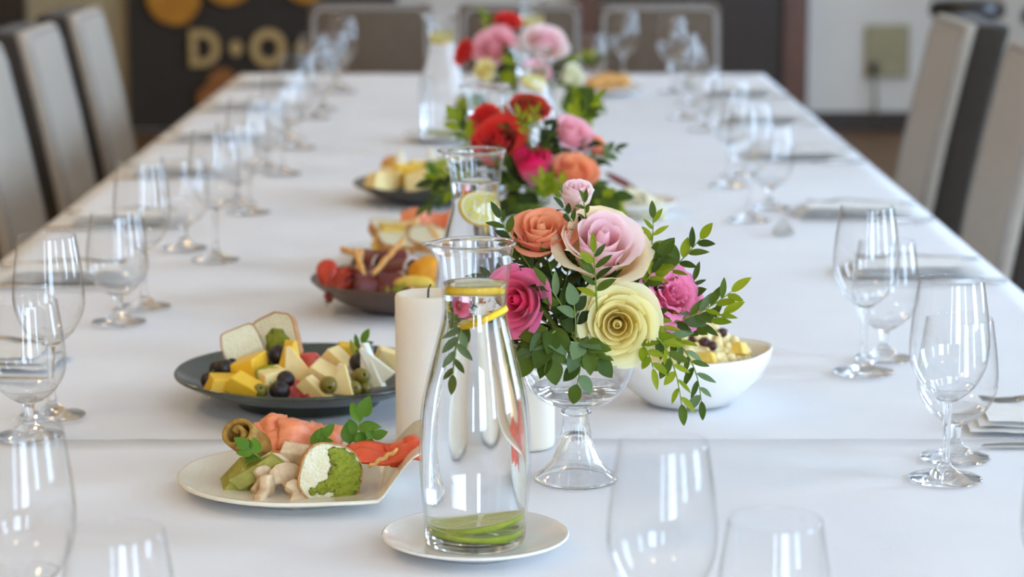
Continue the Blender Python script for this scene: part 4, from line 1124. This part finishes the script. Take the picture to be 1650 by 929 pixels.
bread('round bread slice covered in green pesto on the white plate', f1(530, 765, -.045), (R(-14), R(12), R(8)), .062, .060, .020, 5, [(.24, .16, .20, 1), (.30, -.06, .18, 2), (.10, .30, .15, 3), (.14, .02, .17, 4), (.26, -.24, .15, 5), (.06, -.14, .12, 6), (-.08, -.22, .10, 7), (.0, .36, .09, 8), (.36, .10, .12, 9), (-.22, -.30, .06, 10), (.14, -.36, .07, 11)], None, .85)
mg = 'mushroom slices on the white plate'
mush('upright mushroom slice in the middle of the white plate', f1(444, 758, -.02), (R(-20), R(30), R(-15)), .034, mg)
mush('mushroom slice leaning behind the pesto bread', f1(462, 772, -.035), (R(-30), R(-16), R(20)), .034, mg)
mush('mushroom slice lying at the front left of the plate', f1(425, 797, -.06), (R(-66), R(80), R(8)), .036, mg)
mush('mushroom slice lying at the front below the pesto bread', f1(482, 798, -.06), (R(-60), R(20), R(-10)), .030, mg)
chunk('square mushroom piece below the salmon', f1(474, 730, -.012), (.5, .1, R(-10)), .026, .016, .014, 'mushroom', 'mushroom_piece', 'mushroom')
mush('mushroom slice with dark gills left of the upright one', f1(424, 776, -.035), (R(-30), R(50), R(10)), .030, mg)
chunk('olive green avocado piece at the left of the plate', f1(392, 768, -.02), (.3, .4, R(20)), .024, .024, .026, 'avocado', 'avocado_piece', 'avocado', None, .4)
chunk('long avocado strip beside the mushrooms', f1(414, 756, -.025), (.2, .7, R(10)), .016, .018, .044, 'avocado', 'avocado_piece', 'avocado', None, .4)
gp = 'pea shoots on the white plate'
def pea(label, a, b, c_, d1, n, ll, ml=None):
    sprig(label, f1(*a, d1), f1(*b, d1), f1(*c_, d1), n, ll, [M['pea']], gp, 'pea_shoot', 'pea shoot', BROAD, .35)
pea('tall pea shoot rising at the right of the white plate', (548, 726), (568, 720), (583, 672), -.0, 5, .022)
pea('curling pea shoot above the pesto bread', (500, 735), (510, 720), (520, 705), -.025, 3, .017)
pea('dark pea shoot leaf on the omelette roll', (430, 745), (415, 735), (400, 722), -.03, 4, .017)
pea('low pea shoot beside the red salmon', (560, 720), (580, 715), (600, 705), -.01, 3, .016)

# ------------------------------------------------------------------ brown bowl with meats (left, behind)
P3 = xz(645, 3.30, TZ + .03); P3.z = TZ + .0005
plate('meat_bowl', 'shallow brown bowl with cured meats, tomato and breadsticks', 'bowl', P3, plate_prof(.122, .040, .055, .004), M['chinabrown'], 64)
def f3(px, py, dy): return ry(px, py, P3.y + dy)
hp = []
for k in range(40):
    t = 2 * PI * k / 40
    hp.append((.030 * math.sin(t) ** 3, .0019 * (13 * math.cos(t) - 5 * math.cos(2 * t) - 2 * math.cos(3 * t) - math.cos(4 * t))))
bm = prism(hp, .022, .006, 3)
tag(ob('tomato_heart', bmmesh('tomato_heart', bm, M['tomato'], True), None, f3(541, 450, -.03), (R(-25), R(18), R(-10))), 'heart shaped red tomato at the left of the brown bowl', 'tomato')
for i, (px, py, dy, lab) in enumerate(((600, 452, .02, 'rolled salami left behind the breadsticks'), (624, 462, -.03, 'large rolled salami with pale edge beside the candle'), (650, 440, .02, 'rolled salami in the middle of the brown bowl'), (588, 464, -.045, 'rolled salami at the front left of the brown bowl'), (665, 462, -.02, 'rolled salami behind the candle'), (630, 425, .05, 'rolled salami at the back of the brown bowl'), (600, 425, .06, 'reddish rolled meat at the back left of the brown bowl'), (578, 458, -.03, 'dark rolled meat under the tomato heart'), (640, 480, -.055, 'rolled salami at the front beside the candle'))):
    roll(lab, 'salami_roll', 'salami', f3(px, py, dy), (rnd.uniform(-.4, .4), rnd.uniform(-.3, .5), rnd.uniform(-1, 1)), .021, .042, 1.5, 'salami', .002, 'fat', 'rolled meats in the brown bowl', i)
stick('breadstick leaning left to right at the front of the brown bowl', f3(602, 488, -.07), f3(572, 402, -.02), .0042, None)
stick('breadstick leaning right over the salami', f3(600, 443, -.05), f3(651, 384, -.02), .0042, None)
stick('breadstick crossing behind the front one', f3(575, 440, -.03), f3(583, 402, .0), .0042, None)
stick('breadstick lying to the far left over the rim', f3(580, 412, .0), f3(550, 400, .02), .0042, None)
bm = blob(.026, .018, .024, .12, 1.5, 3, 4); tag(ob('orange_piece', bmmesh('orange_piece', bm, M['orange'], True), None, f3(688, 440, -.03)), 'yellow orange fruit piece beside the nearest carafe neck', 'fruit')
bm = blob(.030, .016, .012, .15, 1.5, 3, 9); tag(ob('apricot_slice', bmmesh('apricot_slice', bm, M['mango'], True), None, f3(668, 458, -.05)), 'flat apricot coloured slice behind the candle', 'fruit')
sprig('small green leaves behind the candle in the brown bowl', f3(625, 490, -.08), f3(632, 480, -.085), f3(640, 470, -.09), 4, .02, [M['lettuce'], M['pea']], None, start=.1)

# ------------------------------------------------------------------ white plate with toasts (behind the brown bowl)
P4 = xz(668, 3.68, TZ); P4.z = TZ + .0005
plate('toast_plate', 'white plate with toasts and salmon behind the brown bowl', 'plate', P4, plate_prof(.112, .016, .07, .004), M['chinawhite'], 64)
def f4(px, py, dy): return ry(px, py, P4.y + dy)
for i, (px, py, dy, a, lab) in enumerate(((640, 388, -.05, .2, 'front toast on the white plate behind the breadsticks'), (668, 376, -.01, -.3, 'middle toast on the white plate under the salmon'), (628, 372, .02, .5, 'back left toast on the white plate'), (690, 385, -.04, .1, 'toast beside the second carafe'))):
    bread(lab, f4(px, py, dy), (R(-70), .1, a), .062, .058, .016, 11 + i, None, None, .7)
chunk('golden stuffed pastry on the left of the toast plate', f4(626, 384, -.03), (.1, .2, .3), .036, .03, .04, 'mango', 'pastry', 'pastry')
chunk('golden stuffed pastry in the middle of the toast plate', f4(660, 372, .0), (.1, -.2, -.3), .04, .03, .036, 'cheese_p', 'pastry', 'pastry')
sheet('salmon fold on top of the toasts left of the second carafe', 'salmon_slice', 'salmon', f4(675, 350, .0), (R(40), .1, .2), .050, .034, .008, 'salmon', .004, 2, .006)
sheet('pink salmon fold close to the second carafe', 'salmon_slice', 'salmon', f4(706, 352, .01), (R(40), -.1, -.2), .044, .034, .008, 'salmon', .004, 5, .006)
stick('short breadstick beside the second carafe', f4(690, 360, -.05), f4(712, 395, -.05), .004, None)

# ------------------------------------------------------------------ dark plate (farther left)
P5 = xz(700, 4.36, TZ + .02); P5.z = TZ + .0005
plate('serving_plate', 'dark plate of yellow cheese and lettuce left of the second carafe', 'plate', P5, plate_prof(.146, .030, .075, .0045), M['chinadark'], 64)
def f5(px, py, dy): return ry(px, py, P5.y + dy)
for i, (px, py, dy, m, lab) in enumerate(((628, 288, -.03, 'cheese_p', 'pale bread chunk at the left of the far dark plate'), (650, 282, -.02, 'cheese_y', 'yellow cheese chunk in the middle of the far dark plate'), (672, 292, -.05, 'cheese_p', 'cheese chunk at the front of the far dark plate'), (665, 278, .02, 'mango', 'golden chunk at the back of the far dark plate'), (688, 286, -.02, 'cheese_y', 'yellow chunk beside the lettuce'), (612, 296, -.05, 'cheese_p', 'small pale chunk at the left edge of the far dark plate'))):
    chunk(lab, f5(px, py, dy), (rnd.uniform(-.4, .4), rnd.uniform(-.4, .4), rnd.uniform(-1, 1)), .042, .034, .034, m)
wedge('pale yellow pointed wedge standing on the far dark plate', f5(644, 280, 0), (R(-5), R(4), .2), .02, .026, .044, 'cheese_w')
wedge('pale pointed wedge near the leaves on the far dark plate', f5(700, 268, .02), (R(-5), R(-14), .2), .02, .022, .036, 'cheese_w')
bm = blob(.022, .02, .022, .2, 2, 3, 3); tag(ob('brown_roll', bmmesh('brown_roll', bm, M['breadstick'], True), None, f5(632, 270, .03)), 'small brown bread roll at the back of the far dark plate', 'bread')
sprig('lettuce leaves on the right of the far dark plate', f5(690, 310, -.04), f5(700, 290, -.05), f5(708, 275, -.05), 7, .034, [M['lettuce'], M['pea']], None, start=.1, meshes=BROAD)

# ------------------------------------------------------------------ white salad bowl (right)
P7 = xz(1108, 2.735, TZ); P7.z = TZ + .0005
def leafbowl(v):
    # drawn out into a pointed lip on the right
    a = math.atan2(v.y, v.x); g = math.exp(-(a / .5) ** 2) * max(0, v.z / .06)
    return Vector((v.x * (1 + .08 * g), v.y, v.z + .004 * g))
plate('salad_bowl', 'white oval bowl of creamy salad right of the nearest roses', 'bowl', P7, [(.0005, .002), (.040, .002), (.046, 0), (.05, .002)] + [(.05 + .038 * math.sin(t * PI / 2), .004 + .055 * (t ** 1.3)) for t in (.2, .4, .6, .8, 1)] + [(.087, .0605)] + [(.047 + .037 * math.sin(t * PI / 2), .009 + .051 * (t ** 1.3)) for t in (.95, .8, .6, .4, .2)] + [(.04, .008), (.0005, .008)], M['chinawhite'], 72, leafbowl)
bmS = bmesh.new()
for k in range(320):
    a, rr = rnd.uniform(0, 2 * PI), .070 * math.sqrt(rnd.random())
    x, y = rr * math.cos(a), rr * math.sin(a)
    z = .043 + .040 * (1 - (rr / .072) ** 2) + rnd.uniform(-.006, .007)
    t = bmesh.ops.create_icosphere(bmS, subdivisions=1 if k % 2 else 2, radius=1)
    s = rnd.uniform(.0038, .0072); q = Vector((rnd.random() * 9, rnd.random() * 9, k))
    for v in t['verts']:
        v.co = v.co * s * (1 + .35 * noise.noise(v.co * 1.7 + q)) + Vector((x, y, z))
b2 = bmesh.ops.create_icosphere(bmS, subdivisions=3, radius=1)
for v in b2['verts']: v.co = Vector((v.co.x * .068, v.co.y * .068, .046 + v.co.z * (.034 if v.co.z > 0 else .030)))
tag(ob('creamy_salad', bmmesh('creamy_salad', bmS, M['rice'], True), None, P7), 'creamy grain salad heaped in the white oval bowl', 'salad', None, 'stuff')
cg = 'dark berries on the salad'
for (px, py, dy, lab) in ((1164, 536, -.01, 'dark dried berry highest on the right of the creamy salad'), (1136, 552, -.04, 'largest dark berry at the front middle of the creamy salad'), (1146, 558, -.045, 'dark berry touching the right of the front middle one on the salad'), (1114, 548, -.03, 'leftmost dark berry on the creamy salad beside the leaves'), (1130, 545, -.02, 'dark berry just behind the front middle one on the salad')):
    tag(ob('dried_berry', bmmesh('dried_berry', blob(.0075, .0065, .0055, .3, 2.5, 2, px), M['cranberry'], True), None, ry(px, py, P7.y + dy), (0, .4, px)), lab, 'berry', cg)
for (px, py, dy, lab) in ((1140, 578, -.062, 'orange yellow cube at the front of the creamy salad'), (1190, 562, -.03, 'pinkish cube at the right of the creamy salad')):
    chunk(lab, ry(px, py, P7.y + dy), (.3, .2, px), .018, .014, .014, 'mango', 'fruit_cube', 'fruit')

# ------------------------------------------------------------------ small dish behind right of the middle flowers
P8 = xz(1012, 4.2, TZ); P8.z = TZ + .0005
plate('small_dish', 'white dish of rolled wraps right of the middle roses', 'dish', P8, plate_prof(.085, .02, .05, .004), M['chinawhite'], 56)
for i, (px, py, dy, lab) in enumerate(((1022, 318, -.02, 'pale wrap at the back of the dish right of the middle roses'), (1040, 328, -.03, 'pale wrap at the right of the dish right of the middle roses'), (1015, 335, -.05, 'pale wrap at the front of the dish right of the middle roses'), (1050, 340, -.05, 'flat wrap at the right rim of the dish'))):
    roll(lab, 'wrap_roll', 'wrap', ry(px, py, P8.y + dy), (0, .3, i * .9), .018, .04, 1.8, 'crumb', .003, 'mushroom', 'wraps on the small dish', i)
bm = blob(.03, .012, .006, .3, 2, 3, 8); tag(ob('dried_mushroom', bmmesh('dried_mushroom', bm, M['salami'], True), None, ry(1000, 292, P8.y - .01), (0, .5, 0)), 'dark brown strip on the wraps right of the middle roses', 'garnish')
P9 = xz(985, 6.35, TZ); P9.z = TZ + .0005
plate('small_dish', 'small dish of golden snacks at the far end right of the roses', 'dish', P9, plate_prof(.085, .014, .05, .004), M['chinawhite'], 48)
for i, (px, py) in enumerate(((960, 132), (980, 128), (1000, 130), (975, 138))):
    tag(ob('golden_snack', bmmesh('golden_snack', blob(.028, .022, .018, .25, 2, 3, i), M['breadstick'], True), None, ry(px, py, P9.y - .02 + .01 * i)), '%s golden snack from the left on the far small dish' % ORD[i], 'snack', 'golden snacks')

# ------------------------------------------------------------------ place settings
def napkin_mesh():
    nx, ny = 24, 12; V, F = [], []
    lay = 3
    for l in range(lay):
        b = len(V)
        for j in range(ny + 1):
            for i in range(nx + 1):
                u, v = i / nx - .5, j / ny - .5
                z = .003 + l * .005 + .003 * math.cos(v * PI) + .0025 * noise.noise(Vector((u * 6, v * 6, l)))
                V.append((u * (.20 - .02 * l), v * (.11 - .012 * l) + .002 * l, z))
        k = nx + 1
        for j in range(ny):
            for i in range(nx): F.append((b + j * k + i, b + j * k + i + 1, b + (j + 1) * k + i + 1, b + (j + 1) * k + i))
        # turned fold edge down to the layer below
    return mesh('napkin_cloth', V, F, M['napkin'])
NAPM = napkin_mesh()
def fork_parts():
    P = [(0, 0, .002), (.05, 0, .003), (.10, 0, .006), (.125, 0, .008), (.14, 0, .005)]
    bm = bmesh.new()
    def strip(pts):
        vs = []
        for (x, z, hw, th) in pts:
            vs.append([bm.verts.new((x, s * hw, z + d_ * th)) for s, d_ in ((-1, 0), (1, 0), (1, 1), (-1, 1))])
        for a, b in zip(vs[:-1], vs[1:]):
            for i in range(4): bm.faces.new((a[i], a[(i + 1) % 4], b[(i + 1) % 4], b[i]))
        bm.faces.new(list(reversed(vs[0]))); bm.faces.new(vs[-1])
    strip([(0, .001, .006, .0025), (.01, .001, .008, .0025), (.06, .003, .005, .003), (.12, .008, .0035, .003), (.135, .007, .006, .0025), (.15, .004, .011, .002)])
    h = bmmesh('fork_handle', bm, M['steel'], True)
    bm = bmesh.new()
    for k in range(4):
        y = -.0093 + k * .0062
        vs = []
        for (x, z, hw) in ((.15, .004, .0018), (.17, .003, .0016), (.19, .006, .0010)):
            vs.append([bm.verts.new((x, y + s * hw, z + d_ * .0018)) for s, d_ in ((-1, 0), (1, 0), (1, 1), (-1, 1))])
        for a, b in zip(vs[:-1], vs[1:]):
            for i in range(4): bm.faces.new((a[i], a[(i + 1) % 4], b[(i + 1) % 4], b[i]))
        bm.faces.new(vs[-1])
    t = bmmesh('fork_tines', bm, M['steel'])
    return h, t
FORK = fork_parts()
bmk = prism([(0, -.006), (.11, -.0055), (.11, .0055), (0, .0075)], .005, .0015, 2); KH = bmmesh('knife_handle', bmk, M['steel'], True)
bmk = prism([(.11, -.005), (.20, -.009), (.225, -.004), (.23, .004), (.11, .005)], .0016, 0); KB = bmmesh('knife_blade', bmk, M['steel'])
def setting(side, z, idx, parts='nkf'):
    s = -1 if side == 'left' else 1
    x0 = TX0 + .012 if s < 0 else TX1 - .012
    y = (z - .104) / COSP
    rz = 0 if s < 0 else PI
    if 'n' in parts:
        tag(ob('napkin', NAPM, None, (x0 - s * .125, y, TZ + .001), (0, 0, rz + rnd.uniform(-.1, .1))), '%s folded white napkin from the front on the %s side' % (ORD[idx], side), 'napkin', 'folded napkins')
    if 'k' in parts:
        o = thing('table_knife', '%s steel table knife from the front on the %s side' % (ORD[idx], side), 'knife', (x0, y - .10 * (1 if s > 0 else 1), TZ + .0035), (0, 0, rz + rnd.uniform(-.05, .05)), 'table knives')
        ob('handle', KH, o, rot=(-PI / 2, 0, 0)); ob('blade', KB, o, rot=(-PI / 2, 0, 0))
    if 'f' in parts:
        o = thing('table_fork', '%s steel table fork from the front on the %s side' % (ORD[idx], side), 'fork', (x0, y + .10, TZ + .0006), (0, 0, rz + rnd.uniform(-.05, .05)), 'table forks')
        ob('handle', FORK[0], o); ob('tines', FORK[1], o)
for i, z in enumerate((2.62, 3.6, 4.2, 5.0, 5.7, 6.35)): setting('right', z, i)
for i, z in enumerate((2.95, 3.55, 4.1, 4.75, 5.35, 6.0, 6.6)): setting('left', z, i)
# small foil pyramid
p = at(1263, 376)
bm = bmesh.new()
b4 = [bm.verts.new(v) for v in ((-.018, -.012, 0), (.018, -.012, 0), (.018, .014, 0), (-.018, .014, 0))]; tp = [bm.verts.new((-.002, 0, .030)), bm.verts.new((.003, .002, .030))]
bm.faces.new(list(reversed(b4)))
bm.faces.new((b4[0], b4[1], tp[1], tp[0])); bm.faces.new((b4[1], b4[2], tp[1])); bm.faces.new((b4[2], b4[3], tp[0], tp[1])); bm.faces.new((b4[3], b4[0], tp[0]))
bmesh.ops.bevel(bm, geom=list(bm.edges), offset=.0015, segments=2, affect='EDGES')
tag(ob('foil_pyramid', bmmesh('foil_pyramid', bm, M['foil']), None, (p.x, p.y, TZ + .0005)), 'small silver foil pyramid alone on the right of the cloth', 'wrapped sweet')
